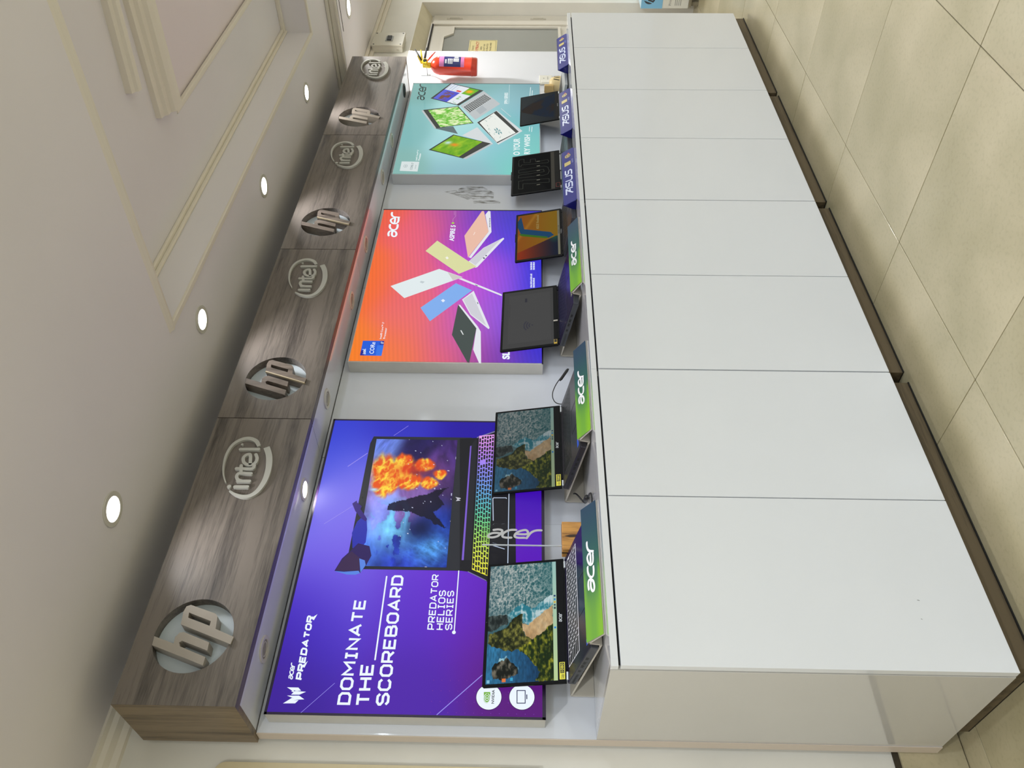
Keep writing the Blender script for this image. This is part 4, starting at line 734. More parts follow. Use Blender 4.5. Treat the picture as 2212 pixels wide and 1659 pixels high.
part('printed_tablet_laptop_frame', LB_, F3, p3, [(0.5119,0.3333),(0.643,0.2333),(0.4231,0.09221),(0.2836,0.2132)], w=.0008); part('printed_tablet_laptop_bezel', SB, F3, p3, [(0.51,0.3313),(0.6368,0.2351),(0.4152,0.1111),(0.2981,0.2184)], w=.001); pic('printed_tablet_laptop_screen', p3, quadmap(F3, [(0.3072,0.2215),(0.4036,0.1271),(0.6131,0.248),(0.5072,0.319)], .0012), 50, 40, sketch, VCP)
mb = MB(); mb.stroke(F3, [(0.6639,0.2103),(0.5749,0.1566)], .003, .001); obj('printed_stylus', mb, LB_, p3, fix=False)
# ================================================================ LAPTOPS
VCS = {k: mat_vc('screen_picture_' + k, e, rough=.4, spec=0) for k, e in (('bright', .98), ('dim', .8))}
ROCK = [(0.06405,0.9183),(0.1249,0.9156),(0.1829,0.8239),(0.1896,0.7281),(0.1584,0.6146),(0.1191,0.5495),(0.06778,0.5628),(0.03757,0.671),(0.0288,0.7807),(0.0326,0.8838)]
HEAD = [(0.3485,0.9926),(0.3989,0.9807),(0.421,0.8584),(0.4435,0.7445),(0.5142,0.6497),(0.5559,0.4999),(0.4967,0.4928),(0.4036,0.4974),(0.3556,0.4553),(0.3397,0.3474),(0.3,0.4295),(0.2588,0.5558),(0.2522,0.7321),(0.2814,0.8639),(0.3261,1.007)]
CLIFF = [(0.5465,0.9991),(0.5583,0.8188),(0.547,0.7312),(0.4867,0.7043),(0.464,0.7789),(0.4137,0.9986)]
SLOPE = [(0.2606,0.5559),(0.3394,0.3426),(0.414,0.1439),(0.46,0.048),(-0.002231,0.05299),(0.007025,0.3048),(0.07234,0.2364),(0.2016,0.4264)]
BEACH = [(0.4642,0.4997),(0.4593,0.4019),(0.5051,0.2894),(0.5606,0.1763),(0.6108,0.04637),(0.46,0.048),(0.414,0.1439),(0.3392,0.3378),(0.3454,0.4309),(0.4036,0.4974)]
FOAM = [(0.5472,0.7346),(0.6164,0.5886),(0.6508,0.5068),(0.5854,0.3725),(0.5915,0.307),(0.6536,0.2094),(0.7173,0.04522),(0.606,0.04642),(0.5558,0.1763),(0.5004,0.2893),(0.4584,0.3857),(0.4723,0.4755),(0.5498,0.5112),(0.5142,0.6497)]
def coast(u, v):
    one = np.ones(u.shape + (3,)); n = fbm(u, v, 9, 6, 50); r = fbm(u * 1.3 + v * .5, v * 1.2, 22, 5, 51, True)
    uw, vw = u + .045 * (fbm(u, v, 17, 5, 57) - .5), v + .055 * (fbm(u, v, 15, 5, 52) - .5)
    m2 = np.clip((u - .40) * 4, 0, 1) * np.clip(1.3 - 1.3 * np.abs(v - .66), .15, 1); r2 = fbm(u * 1.4 + .35 * v, v * .8 - .4 * u, 44, 4, 61, True)
    c = mix(rgb(24, 84, 88) * one, rgb(58, 92, 100) * one, v); foam = np.clip((.5 * r + .5 * r2 - .50) * 3.4, 0, 1) * m2; c = mix(c, rgb(178, 184, 180) * one, foam)
    c = mix(c, mix(rgb(14, 46, 80) * one, rgb(44, 108, 146) * one, v * 1.3 - .15) * (.7 + .6 * fbm(u, v * 2, 26, 5, 58))[..., None], np.clip((.36 - uw) * 14, 0, 1))
    fb = inside(uw, vw, FOAM); c = mix(c, mix(rgb(34, 116, 134) * one, rgb(196, 214, 216) * one, (fbm(u, v, 15, 6, 62, True) - .52) * 3.2 + (.42 - v) * 1.1), fb * .92)
    bc = inside(uw, vw, BEACH); c = mix(c, mix(rgb(176, 138, 92) * one, rgb(214, 188, 146) * one, n * 1.6 - .3) * (.8 + .3 * fbm(u, v, 30, 3, 63))[..., None], bc * 1.0)
    c = mix(c, mix(rgb(26, 34, 34) * one, rgb(96, 108, 104) * one, (fbm(u, v, 20, 5, 64) - .38) * 2.4), inside(uw, vw, CLIFF) * 1.0)
    lr = fbm(u * 1.2, v, 24, 5, 53); c = mix(c, mix(rgb(26, 32, 14) * one, rgb(124, 122, 56) * one, (lr - .36) * 2.6 - .9 * (u - .28)) * (.7 + .5 * fbm(u * 2 + v, v, 30, 3, 65, True))[..., None], inside(uw, vw, HEAD) * 1.0)
    c = mix(c, mix(rgb(24, 42, 14) * one, rgb(164, 160, 44) * one, (fbm(u, v, 26, 5, 54) - .40) * 2.8 + (v - .25) * .5 - .1) * (.65 + .6 * fbm(u, v, 46, 3, 66))[..., None], inside(uw, vw, SLOPE) * 1.0)
    k = inside(uw, vw, [(p[0] + .018, p[1] - .02) for p in ROCK]); c = mix(c, rgb(150, 196, 208) * one, k * np.clip((n - .42) * 6, 0, 1))
    c = mix(c, mix(rgb(20, 24, 20) * one, rgb(112, 106, 92) * one, (fbm(u, v, 24, 5, 55) - .42) * 3.2), inside(uw, vw, ROCK) * 1.0)
    b = v < .055; c = np.where(b[..., None], mix(rgb(186, 208, 150) * one, rgb(150, 190, 186) * one, u), c)
    for i, k in enumerate((.42, .585, .61, .635, .66, .69)): c = np.where(((np.abs(u - k) < .008) & (np.abs(v - .027) < .014))[..., None], rgb(*((40, 130, 210), (60, 70, 80), (70, 90, 100), (210, 170, 60), (50, 130, 190), (40, 60, 110))[i]), c)
    c = np.where(((np.abs(u - .025) < .014) & (np.abs(v - .745) < .026))[..., None], rgb(222, 120, 60), c); c = np.where(((np.abs(u - .028) < .012) & (np.abs(v - .64) < .018))[..., None], rgb(60, 160, 200), c); c = np.where(((np.abs(u - .02) < .012) & (np.abs(v - .965) < .018))[..., None], rgb(130, 190, 215), c)
    return c
def dimcoast(u, v): return coast(u, v) * .62 + 14
def greyscr(u, v):
    c = np.ones(u.shape + (3,)) * rgb(64, 64, 64)
    c = np.where(((u > .08) & (u < .93) & (v > .06) & (v < .9))[..., None], rgb(68, 68, 68), c)
    cu, cv = .36, .42; A_ = (v - cv); B_ = (u - cu) * 1.55; rr_ = np.hypot(A_, B_); an = np.abs(np.arctan2(B_, A_))
    for R0 in (.065, .115, .165): c = np.where(((np.abs(rr_ - R0) < .011) & (an < .8))[..., None], rgb(52, 52, 64), c)
    c = np.where((rr_ < .018)[..., None], rgb(52, 52, 64), c)
    c = np.where(((np.abs(v - .55) < .02) & (np.abs(u - .82) < .035))[..., None], rgb(48, 48, 56), c)
    return np.where(((np.abs(v - .88) < .004) & (u > .55) & (u < .78))[..., None], rgb(58, 58, 58), c)
V1 = [(0.8394,1.012),(0.981,0.9653)]; LN = [(0.1513,0.9976),(0.4152,0.09845),(0.4188,-0.008542),(-0.04445,0.0009067),(-0.02816,0.9997)]
BND = [(0.8529,1.012),(0.9746,0.9239),(0.6734,0.8464),(0.5185,0.2176),(0.4408,0.1382),(0.3935,0.2594),(0.3955,0.2728),(0.5583,0.9205),(0.7307,1.004)]; GRN = [(0.5665,0.9749),(0.5722,0.907),(0.421,0.2859),(0.3874,0.3064),(0.5172,0.893)]
def orangescr(u, v):
    one = np.ones(u.shape + (3,)); c = mix(rgb(120, 90, 18) * one, rgb(132, 70, 16) * one, v * 1.1 - .2)
    c = mix(c, rgb(156, 110, 34) * one, np.exp(-(((u * .8 + v - 1.35) / .05) ** 2)) * .6)
    c = mix(c, rgb(24, 24, 20) * one, inside(u, v, [(x + .0, y) for x, y in BND]) * 1.0)
    cc = inside(u, v, BND); c = np.where(cc[..., None], rgb(22, 62, 96), c); c = np.where(inside(u, v, GRN)[..., None], rgb(52, 98, 28), c)
    low = inside(u, v, LN); c = np.where(low[..., None], mix(mix(rgb(128, 44, 18) * one, rgb(20, 26, 44) * one, (1 - v) * 1.25 - .1), rgb(30, 80, 60) * one, np.clip(1 - np.hypot(u - .45, v - .12) * 5, 0, 1)), c)
    c = np.where((v < .05)[..., None], rgb(112, 110, 92), c); return np.where(((v < .04) & (v > .012) & (np.abs(u - .55) < .09) & (np.sin(u * 260) > .2))[..., None], rgb(60, 62, 60), c)
TUFP = [[(0.1168,0.8643),(0.1085,0.7593),(0.2355,0.7611),(0.1812,0.1338),(0.2753,0.1333),(0.3331,0.7625),(0.3168,0.7622),(0.3264,0.868)], [(0.4093,0.8759),(0.3866,0.2813),(0.4044,0.1621),(0.4848,0.1262),(0.5915,0.1613),(0.636,0.2509),(0.6222,0.8732),(0.5389,0.8718),(0.5449,0.2611),(0.4818,0.2512),(0.4843,0.8708)], [(0.7301,0.8751),(0.8872,0.8779),(0.9169,0.8245),(0.9075,0.7493),(0.8112,0.748),(0.7924,0.5895),(0.8806,0.5903),(0.8722,0.4652),(0.7833,0.4545),(0.7993,0.1603),(0.7493,0.1307),(0.7112,0.1607),(0.7575,0.8005),(0.7168,0.8213)]]
def blackscr(u, v):
    one = np.ones(u.shape + (3,)); c = mix(rgb(3, 4, 4) * one, rgb(16, 18, 17) * one, ((v - u * .9 + .1) > .25) * .5 + ((v > .86) & (u < .5)) * .3)
    c = np.where((v < .085)[..., None], rgb(62, 60, 54), c)
    return c
SHP = [(0.5276,1.022),(0.6546,0.8258),(0.8216,0.4678),(0.9414,0.003909),(0.09488,0.06041),(0.1224,0.2561),(0.3604,0.7926),(0.4428,0.9735)]
def darkscr(u, v):
    one = np.ones(u.shape + (3,)); c = mix(rgb(48, 53, 55) * one, rgb(34, 38, 40) * one, 1 - v); s_ = inside(u, v, SHP); n = fbm(u + v * .3, v, 4, 3, 60)
    return mix(c, mix(rgb(42, 34, 30) * one, rgb(24, 34, 50) * one, (n - .4) * 5), s_ * .85)
def laptop(lb, x0, x1, zh, ztop, yf, zf, scr, vc, bez, fsc, th, deck, key, keybed, lidm=M_LAPD, side=M_LAP, sticker=None, logo=None, hinge=M_SILV, yh=1.99, ytop=2.031, extra=None, nu=170, nv=110):
    W_ = x1 - x0; t = thing('laptop', lb, 'laptop', (x0, yf, zf - th), 'open laptops on the display')
    d = Vector((0, yh - yf, zh - zf)); D = d.length; FB = Fr((x0, yf, zf), (1, 0, 0), d.normalized())
    base = obj('base', MB().box(FB, 0, W_, 0, D + .006, -th, -.0012), side, t, bevel=.002)
    obj('deck', MB().box(FB, .0015, W_ - .0015, .0015, D + .003, -.0012, 0), deck, base)
    if keybed: obj('keyboard_bed', MB().box(FB, .035, W_ - .02, D * .44, D * .93, 0, .0003), keybed, base)
    kb = MB(); rows = 6; k0, k1 = D * .45, D * .92; ph = (k1 - k0) / rows
    for r in range(rows):
        x = .037
        while x < W_ - .026:
            wk = .0155
            if r == 0 and .1 < x < .13: wk = .088
            if x < .04: wk = .018 + .004 * (rows - r)
            wk = min(wk, W_ - .022 - x); kb.box(FB, x, x + wk, k0 + r * ph + .0017, k0 + (r + 1) * ph - .0017, .0002, .0007); x += wk + .0028
    obj('keys', kb, key, base, kind='stuff', fix=False)
    obj('touchpad', MB().stroke(FB, [(W_ * .33, .012), (W_ * .61, .012), (W_ * .61, D * .40), (W_ * .33, D * .40)], .0012, .0002, .0006, closed=True), side, base)
    pm = MB()
    for i, (a, wd_) in enumerate(((.03, .01), (.055, .014), (.075, .014), (.10, .012))): pm.add([(x0 - .0004, *FB.p(0, D - .04 - a, z)[1:]) for z in (-.013, -.006)] + [(x0 - .0004, *FB.p(0, D - .04 - a - wd_, z)[1:]) for z in (-.006, -.013)], [(0, 1, 2, 3)])
    for i in range(9): pm.add([(x0 - .0004, *FB.p(0, D - .004 - i * .006, z)[1:]) for z in (-.014, -.008)] + [(x0 - .0004, *FB.p(0, D - .007 - i * .006, z)[1:]) for z in (-.008, -.014)], [(0, 1, 2, 3)])
    obj('side_ports', pm, M_BLACK, base, fix=False)
    l = Vector((0, ytop - yh, ztop - zh)); L = l.length; FL = Fr((x0, yh, zh), (1, 0, 0), l.normalized())
    lid = obj('lid', MB().prism(FL, [(0, .004), (W_, .004), (W_, L - .004), (W_ - .004, L), (.004, L), (0, L - .004)], -.0055, 0), lidm, t, bevel=.0008)
    b0, b1, b2, b3 = bez      # side, bottom, top bezels
    pic('screen', lid, lambda u, v: FL.p(b0 + u * (W_ - 2 * b0), b1 + v * (L - b1 - b2), .0004), nu, nv, scr, vc)
    obj('screen_surround', MB().box(FL, .001, W_ - .001, .006, b1, 0, .0009).box(FL, .001, W_ - .001, L - b2, L - .001, 0, .0009).box(FL, .001, b0, b1, L - b2, 0, .0009).box(FL, W_ - b0, W_ - .001, b1, L - b2, 0, .0009), M_LAPD, lid)
    obj('camera', MB().disc(FL, (W_ * .5, L - b2 * .5), .0018, .0009, .0013, 12), M_BLACK, lid)
    obj('hinge_bar', MB().box(FL, .035, W_ - .035, -.006, .005, -.009, .0005), M_LAPD, t)
    for a in (.008, W_ - .030): obj('hinge_cap', MB().box(FL, a, a + .022, -.007, .004, -.01, .001), hinge, t, bevel=.001)
    if sticker:
        sx = b0 + .002; sy = b1 - .019
        s_ = obj('resolution_sticker', MB().box(FL, sx, sx + sticker, sy, sy + .0145, .0009, .0012), mat('yellow_sticker', (236, 226, 60), .4), lid)
        obj('sticker_panel', MB().box(FL, sx + sticker * .36, sx + sticker * .96, sy + .0022, sy + .0123, .0012, .0014), M_BLACK, lid)
        mb = MB(); fonttext(mb, FL, '1080', (sx + sticker * .41, sy + .0042), (sx + sticker * .91, sy + .0042), (sx + sticker * .41, sy + .0106), w=.0016, bold=.01); obj('sticker_number', mb, mat('yellow_sticker', (236, 226, 60)), lid, fix=False)
        mb = MB(); fonttext(mb, FL, 'FULL', (sx + sticker * .05, sy + .0085), (sx + sticker * .3, sy + .0085), (sx + sticker * .05, sy + .011), w=.0014); fonttext(mb, FL, 'HD', (sx + sticker * .06, sy + .003), (sx + sticker * .3, sy + .003), (sx + sticker * .06, sy + .0075), w=.0014, bold=.02); obj('sticker_small_letters', mb, M_BLACK, lid, fix=False)
    if logo:
        mb = MB()
        if logo == 'acer': acertext(mb, FL, (W_ * .5 - .013, b1 * .45), (W_ * .5 + .013, b1 * .45), (W_ * .5 - .013, b1 * .45 + .0085), bold=.2, w=.0011)
        else: fonttext(mb, FL, logo, (W_ * .5 - .016, b1 * .35), (W_ * .5 + .016, b1 * .35), (W_ * .5 - .016, b1 * .35 + .005), w=.0011)
        obj('lid_lettering', mb, mat('silver_lettering', (170, 172, 174), .3, metal=.3), lid, fix=False)
    if extra: extra(t, base, lid, FB, FL, W_, D, L)
    return t
K_W = mat('lit_key_bed', (196, 196, 200), .4, emit=(190, 190, 196), es=.5); K_D = mat('dark_key_bed', (70, 70, 74), .4)
KEY1 = mat('navy_black_keys', (22, 22, 34), .4); KEY2 = mat('black_keys', (16, 17, 18), .35)
def st_blue(t, base, lid, FB, FL, W_, D, L):
    obj('processor_sticker', MB().box(FB, .018, .034, .012, .028, 0, .0004), mat('blue_sticker', (40, 84, 200), .4), base)
    obj('graphics_sticker', MB().box(FB, .038, .054, .012, .026, 0, .0004), mat('green_sticker', (96, 150, 50), .4), base)
    obj('speed_sticker', MB().box(FB, .058, .076, .012, .024, 0, .0004), mat('pale_blue_sticker', (70, 120, 210), .4), base)
laptop('black laptop nearest the camera, beach wallpaper on its bright screen, keys lit white', .852, 1.217, 1.029, 1.2515, 1.789, .986, coast, VCS['bright'], (.008, .026, .009, 0), 1, .021, M_PURP, KEY1, K_W, sticker=.046, logo='acer', extra=st_blue, nu=330, nv=210)
laptop('second laptop from the left with the same beach wallpaper, dimmer, and unlit dark keys', 1.468, 1.814, 1.027, 1.2505, 1.789, .986, dimcoast, VCS['bright'], (.007, .026, .008, 0), 1, .019, M_LAPG, KEY2, K_D, sticker=.044, logo='acer', extra=lambda t, base, lid, FB, FL, W_, D, L: obj('processor_sticker', MB().box(FB, .02, .05, .014, .03, 0, .0004), mat('blue_sticker', (40, 84, 200)), base), side=M_LAPG, nu=280, nv=180)
def st_note(t, base, lid, FB, FL, W_, D, L):
    obj('small_sticker', MB().box(FB, .06, .085, .012, .024, 0, .0004), mat('white_green_sticker', (150, 160, 110), .4), base)
    obj('curled_white_tag', MB().box(FL, W_ * .38, W_ * .38 + .006, .004, .02, .001, .003), M_CARD, lid)
    mb = MB().box(FL, .008, .032, .008, .02, .001, .0013); obj('yellow_label', mb, mat('amber_sticker', (206, 170, 50), .4), lid)
    obj('yellow_label_panel', MB().box(FL, .016, .031, .0095, .0185, .0013, .0015), M_BLACK, lid)
laptop('third laptop from the left, plain dark grey screen with a wireless symbol', 2.114, 2.460, 1.026, 1.2455, 1.789, .986, greyscr, VCS['bright'], (.011, .02, .009, 0), 1, .021, M_PURP, mat('blue_black_keys', (20, 22, 52), .35), mat('navy_key_bed', (34, 36, 70), .4), extra=st_note, hinge=M_LAPD)
def ex4(t, base, lid, FB, FL, W_, D, L):
    mb = MB(); fonttext(mb, FL, 'ASUS Vivobook', (W_ * .62, L * .5), (W_ * .93, L * .5), (W_ * .62, L * .5 + .012), w=.0008); obj('screen_lettering', mb, E_('screen_pale', (150, 140, 84)), lid, fix=False)
    obj('lid_catch', MB().box(FL, W_ * .42, W_ * .58, L, L + .002, -.004, 0), M_LAPD, lid)
laptop('fourth laptop from the left, orange and blue swirl wallpaper', 2.647, 2.991, .999, 1.2005, 1.80, .974, orangescr, VCS['bright'], (.012, .012, .009, 0), 1, .018, M_LAPG, KEY2, K_D, logo='VivoBook', extra=ex4, hinge=M_LAPD, yh=1.985, ytop=2.024)
def ex5(t, base, lid, FB, FL, W_, D, L):
    mb = MB(); b0, b1, b2 = .008, .030, .009
    for q in TUFP: mb.stroke(FL, [(b0 + u * (W_ - 2 * b0), b1 + v * (L - b1 - b2)) for u, v in q], .0011, .0008, closed=True, caps=False)
    obj('screen_outline_letters', mb, E_('screen_outline', (74, 78, 70)), lid, fix=False)
    mb = MB()
    for i in range(6): mb.stroke(FL, [(.06 + i * (W_ - .12) / 5.4, L * .43), (.06 + i * (W_ - .12) / 5.4, L * .43 + .012)], .0045, .0009)
    obj('screen_small_lamps', mb, E_('screen_lamp', (120, 118, 104)), lid, fix=False)
    obj('spec_sticker', MB().stroke(FL, [(.02, .006), (.052, .006), (.052, .024), (.02, .024)], .0012, .001, .0013, closed=True), mat('red_label_outline', (140, 50, 40), .4), lid)
    obj('lid_catch', MB().box(FL, W_ * .4, W_ * .6, L, L + .003, -.004, 0), M_LAPD, lid)
    obj('white_hinge_keys', MB().box(FL, W_ * .22, W_ * .42, -.006, .002, .001, .004).box(FL, W_ * .46, W_ * .86, -.007, .004, .001, .004), mat('grey_white_plastic', (176, 178, 180), .4), base)
laptop('fifth laptop from the left, black screen with thin outlined block letters', 3.150, 3.492, .996, 1.2285, 1.80, .976, blackscr, VCS['bright'], (.008, .030, .009, 0), 1, .02, M_LAPG, KEY2, K_D, extra=ex5, hinge=M_SILV, yh=1.985, ytop=2.026)
laptop('sixth laptop, farthest and smallest, blank dark screen and silver base', 3.802, 4.114, .990, 1.197, 1.80, .972, darkscr, VCS['bright'], (.006, .022, .007, 0), 1, .013, M_SILV, KEY2, K_D, side=M_SILV, hinge=M_SILV, logo='ASUS', yh=1.985, ytop=2.026)
# ================================================================ STANDS
GS = {'g': mat_vc('stand_print', 0, 1, rough=.5, spec=.15)}
def green(u, v): return rbf(u, v, [((0, 0), (124, 178, 36)), ((0, 1), (112, 168, 44)), ((.2, .5), (104, 160, 50)), ((.42, .5), (54, 108, 74)), ((.62, .5), (32, 86, 80)), ((.8, .5), (32, 70, 84)), ((1, .5), (34, 60, 84))], 3)
SL = ['white card stand under the nearest laptop, green front longest in view', 'white card stand under the second laptop', 'white card stand under the third laptop, beside the blue stands']
for i, (x0, x1) in enumerate(((.858, 1.237), (1.484, 1.858), (2.155, 2.548))):
    t = thing('laptop_stand', SL[i], 'stand', (x0, 1.728, ZT), 'white card laptop stands with green fronts'); th = .005
    prof = [(2.088, ZT), (2.086, 1.016), (1.786, .9595), (1.779, .993), (1.729, .9555)]
    cd = MB(); Fx = Fr((x0, 0, 0), (0, 1, 0), (0, 0, 1))
    def bar(name, a, b, m, th_=th):
        FF = Fr((0, 0, 0), (0, 1, 0), (0, 0, 1))
        d_ = Vector((b[0] - a[0], b[1] - a[1])).normalized(); n_ = Vector((-d_.y, d_.x)) * th_ / 2
        q = [(a[0] - n_.x, a[1] - n_.y), (b[0] - n_.x, b[1] - n_.y), (b[0] + n_.x, b[1] + n_.y), (a[0] + n_.x, a[1] + n_.y)]
        mb = MB(); mb.add([(x, y, max(z, ZT + .0005)) for x in (x0, x1) for y, z in q], [(0, 1, 2, 3), (7, 6, 5, 4), (0, 4, 5, 1), (1, 5, 6, 2), (2, 6, 7, 3), (3, 7, 4, 0)]); return obj(name, mb, m, t)
    bar('back_flap', prof[0], prof[1], M_CARD); bar('sloping_shelf', prof[1], prof[2], M_CARD); bar('front_lip', (1.786, .9595), (1.779, .992), M_CARDD); sg = bar('sign_board', (1.7815, .9905), prof[4], M_CARD, .004)
    FS = Fr((x0, 1.7295, .9565), (1, 0, 0), Vector((0, .0485, .0365)).normalized()); hh = math.hypot(.0485, .0365)
    pic('sign_print', sg, lambda u, v: FS.p(u * (x1 - x0), v * hh, .0027), 40, 6, green, GS['g'])
    mb = MB(); acertext(mb, FS, *[(u * (x1 - x0), v * hh) for u, v in [(0.3041,0.3073),(0.6769,0.2719),(0.3434,0.7745)]], bold=.2, w=.0032); obj('sign_lettering', mb, mat('white_lettering', (232, 234, 236), .35), sg, fix=False)
TL = ['blue tent sign in front of the fourth laptop, nearest of the three', 'middle blue tent sign, in front of the fifth laptop', 'farthest blue tent sign, in front of the last laptop']
GOLD = mat('gold_print', (186, 168, 96), .35); PALE = mat('pale_blue_white_print', (206, 214, 236), .3)
for i, (x0, x1) in enumerate(((2.705, 3.112), (3.272, 3.668), (3.922, 4.302))):
    t = thing('tent_sign', TL[i], 'sign', (x0, 1.755, ZT), 'blue acrylic tent signs'); W_ = x1 - x0
    v_ = Vector((0, .032, .052)); FS = Fr((x0, 1.753, ZT + .0005), (1, 0, 0), v_.normalized()); hh = v_.length
    r_ = .008; q = [(0, 0), (W_, 0), (W_, hh)] ; q = [(r_, 0), (W_ - r_, 0), (W_, r_), (W_, hh - r_), (W_ - r_, hh), (r_, hh), (0, hh - r_), (0, r_)]
    obj('front_face', MB().prism(FS, q, -.003, 0), M_BLUE, t, bevel=.0005)
    FB2 = Fr((x0, 1.786, ZT + .053), (1, 0, 0), Vector((0, .02, -.052)).normalized()); obj('back_leg', MB().box(FB2, .003, W_ - .003, 0, .054, -.003, 0), M_BLUED, t)
    obj('inner_rib', MB().add([(x, y, z) for x in (x0 + .004, x0 + .007) for y, z in ((1.762, ZT + .001), (1.804, ZT + .001), (1.785, ZT + .05))], [(0, 1, 2), (5, 4, 3), (0, 3, 4, 1), (1, 4, 5, 2), (2, 5, 3, 0)]), M_BLUED, t)
    mb = MB(); q3 = [(0.1098,0.4353),(0.1297,0.5956),(0.5401,0.6711)]; BL_, BR_, TL_ = (.14 * W_, .24 * hh), (.60 * W_, .24 * hh), (.14 * W_, .76 * hh)
    H_ = TL_[1] - BL_[1]; xs = lambda pts: [(BL_[0] + (x + .18 * y) * (BR_[0] - BL_[0]) / 4.1, BL_[1] + y * H_) for x, y in pts]; b_ = .2 * H_
    for pts in ([(0, .95), (.5, .95), (.95, .95)], [(.12, 0), (.75, .9)], [(.95, .9), (.95, 0)], [(.45, .42), (.8, .42)], [(1.95, .95), (1.3, .95), (1.15, .75), (1.3, .52), (1.85, .5), (1.98, .25), (1.8, .05), (1.12, .05)], [(2.2, 1.0), (2.2, .25), (2.35, .05), (2.85, .05), (3.0, .25), (3.0, 1.0)], [(3.98, .95), (3.35, .95), (3.2, .75), (3.35, .52), (3.85, .5), (3.98, .25), (3.82, .05), (3.15, .05)]): mb.stroke(FS, xs(pts), b_, .0006, caps=False)
    obj('sign_lettering', mb, PALE, t, fix=False)
    mb = MB(); mb.ring(FS, (.875 * W_, .5 * hh), .009, .0135, .0004, .0008, 24); mb.disc(FS, (.875 * W_, .5 * hh), .006, .0006); mb.box(FS, .69 * W_, .76 * W_, .3 * hh, .78 * hh, .0004, .0007); obj('gold_emblem', mb, GOLD, t, fix=False)
    mb = MB().disc(FS, (.915 * W_, .44 * hh), .005, .001); obj('emblem_red_dot', mb, mat('red_print', (170, 50, 50), .4), t, fix=False)
    mb = MB()
    for k2 in range(3): mb.box(FS, (.70 + .0) * W_, .78 * W_, (.1 + .05 * k2) * hh, (.125 + .05 * k2) * hh, .0004, .0007)
    obj('tiny_print', mb, mat('greyed_blue_print', (110, 120, 180), .4), t, fix=False)
AL = ['low black wedge under the fourth laptop', 'low black wedge under the fifth laptop', 'low black wedge under the last laptop']
ACR = mat('green_tinted_acrylic', (176, 200, 196), .08, coat=.5, spec=.7)
for i, (x0, x1, zf, zh, th) in enumerate(((2.66, 2.98, .974, .999, .018), (3.16, 3.48, .976, .996, .02), (3.812, 4.104, .972, .990, .013))):
    t = thing('laptop_wedge', AL[i], 'stand', (x0, 1.81, ZT), 'low black wedges under laptops'); z0, z1 = zf - th - .0012, zh - th - .0012
    P = [(x, y, z) for x in (x0, x1) for y, z in ((1.812, ZT + .0004), (1.975, ZT + .0004), (1.975, z1 - .0006), (1.812, max(z0 + .001, ZT + .0012)))]
    obj('wedge_block', MB().add(P, [(0, 1, 2, 3), (7, 6, 5, 4), (0, 4, 5, 1), (1, 5, 6, 2), (2, 6, 7, 3), (3, 7, 4, 0)]), M_BLACK, t)
# ================================================================ SMALL THINGS ON THE WORKTOP
t = thing('acrylic_nameplate', 'clear upright acrylic nameplate in a striped wooden block between the first two laptops', 'sign', (1.27, 1.95, ZT))
M_BLK = mat_wood('striped_light_wood', (120, 74, 30), (206, 150, 76), 'Z', rough=.4, scale=3)
obj('wooden_block', MB().wb(1.224, 1.318, 1.952, 1.995, ZT + .0005, 1.037), M_BLK, t, bevel=.002)
obj('block_slot', MB().wb(1.2235, 1.3185, 1.969, 1.974, 1.0, 1.0374), M_BLACK, t); obj('scorch_mark', MB().poly(Fr((1.262, 1.9515, .985), (1, 0, 0), (0, 0, 1)), [(.004, 0), (.012, .004), (.011, .03), (.006, .045), (.002, .03)], 0.0), mat('burnt_wood', (58, 40, 22), .6, noise=.3, nscale=80), t, fix=False)
pl_, ptn, pb = nodes('clear_acrylic'); setp(pb, Roughness=.03, Transmission_Weight=1.0, IOR=1.2, Alpha=.22); pb.inputs['Base Color'].default_value = (.9, .93, .93, 1)
obj('clear_plate', MB().wb(1.246, 1.320, 1.970, 1.9735, 1.005, 1.268), pl_, t); obj('plate_edge', MB().wb(1.2455, 1.2478, 1.9695, 1.974, 1.012, 1.268), mat('bright_acrylic_edge', (205, 212, 216), .15, coat=.5), t)
FPn = Fr((1.303, 1.9692, 1.258), (0, 0, -1), (1, 0, 0)); FPn.W = Vector((0, -1, 0))
mb = MB(); acertext(mb, FPn, (0, -.037), (.165, -.037), (0, -.0015), bold=.2, w=.0004, slant=.35); obj('plate_lettering', mb, mat('frosted_lettering', (190, 190, 192), .5), t, fix=False)
def cable(name, label, pts, r, plug=None):
    t = thing(name, label, 'cable', pts[0]); s = []
    n = len(pts)
    for i in range(n - 1):
        p0, p1, p2, p3 = [Vector(pts[max(0, min(n - 1, j))]) for j in (i - 1, i, i + 1, i + 2)]
        for j in range(6):
            q = j / 6; s.append(.5 * ((2 * p1) + (p2 - p0) * q + (2 * p0 - 5 * p1 + 4 * p2 - p3) * q * q + (3 * p1 - p0 - 3 * p2 + p3) * q ** 3))
    s.append(Vector(pts[-1])); obj('cord', MB().tube(s, r), M_CABLE, t, smooth=True)
    if plug:
        a, b = Vector(plug[0]), Vector(plug[1]); obj('plug', MB().tube([a, a.lerp(b, .15), a.lerp(b, .85), b], [r * 1.5, r * 3, r * 3, r * 2]), M_CABLE, t, smooth=True)
cable('power_cable', 'black power cable looping up beside the second laptop', [(1.815, 1.965, 1.012), (1.829, 2.0, 1.024), (1.847, 2.01, 1.046), (1.872, 2.0, 1.055), (1.903, 1.985, 1.044), (1.924, 1.96, 1.022), (1.93, 1.93, 1.0)], .0017, ((1.906, 1.965, 1.030), (1.93, 1.93, 1.002)))
cable('loose_cable', 'short black cable on the worktop between the first two green stands', [(1.475, 2.03, .992), (1.458, 2.01, .985), (1.42, 2.0, .962), (1.385, 1.93, .9602), (1.345, 1.85, .9602), (1.30, 1.80, .9602), (1.25, 1.83, .9602)], .0028, ((1.40, 1.96, .9635), (1.37, 1.90, .9635)))
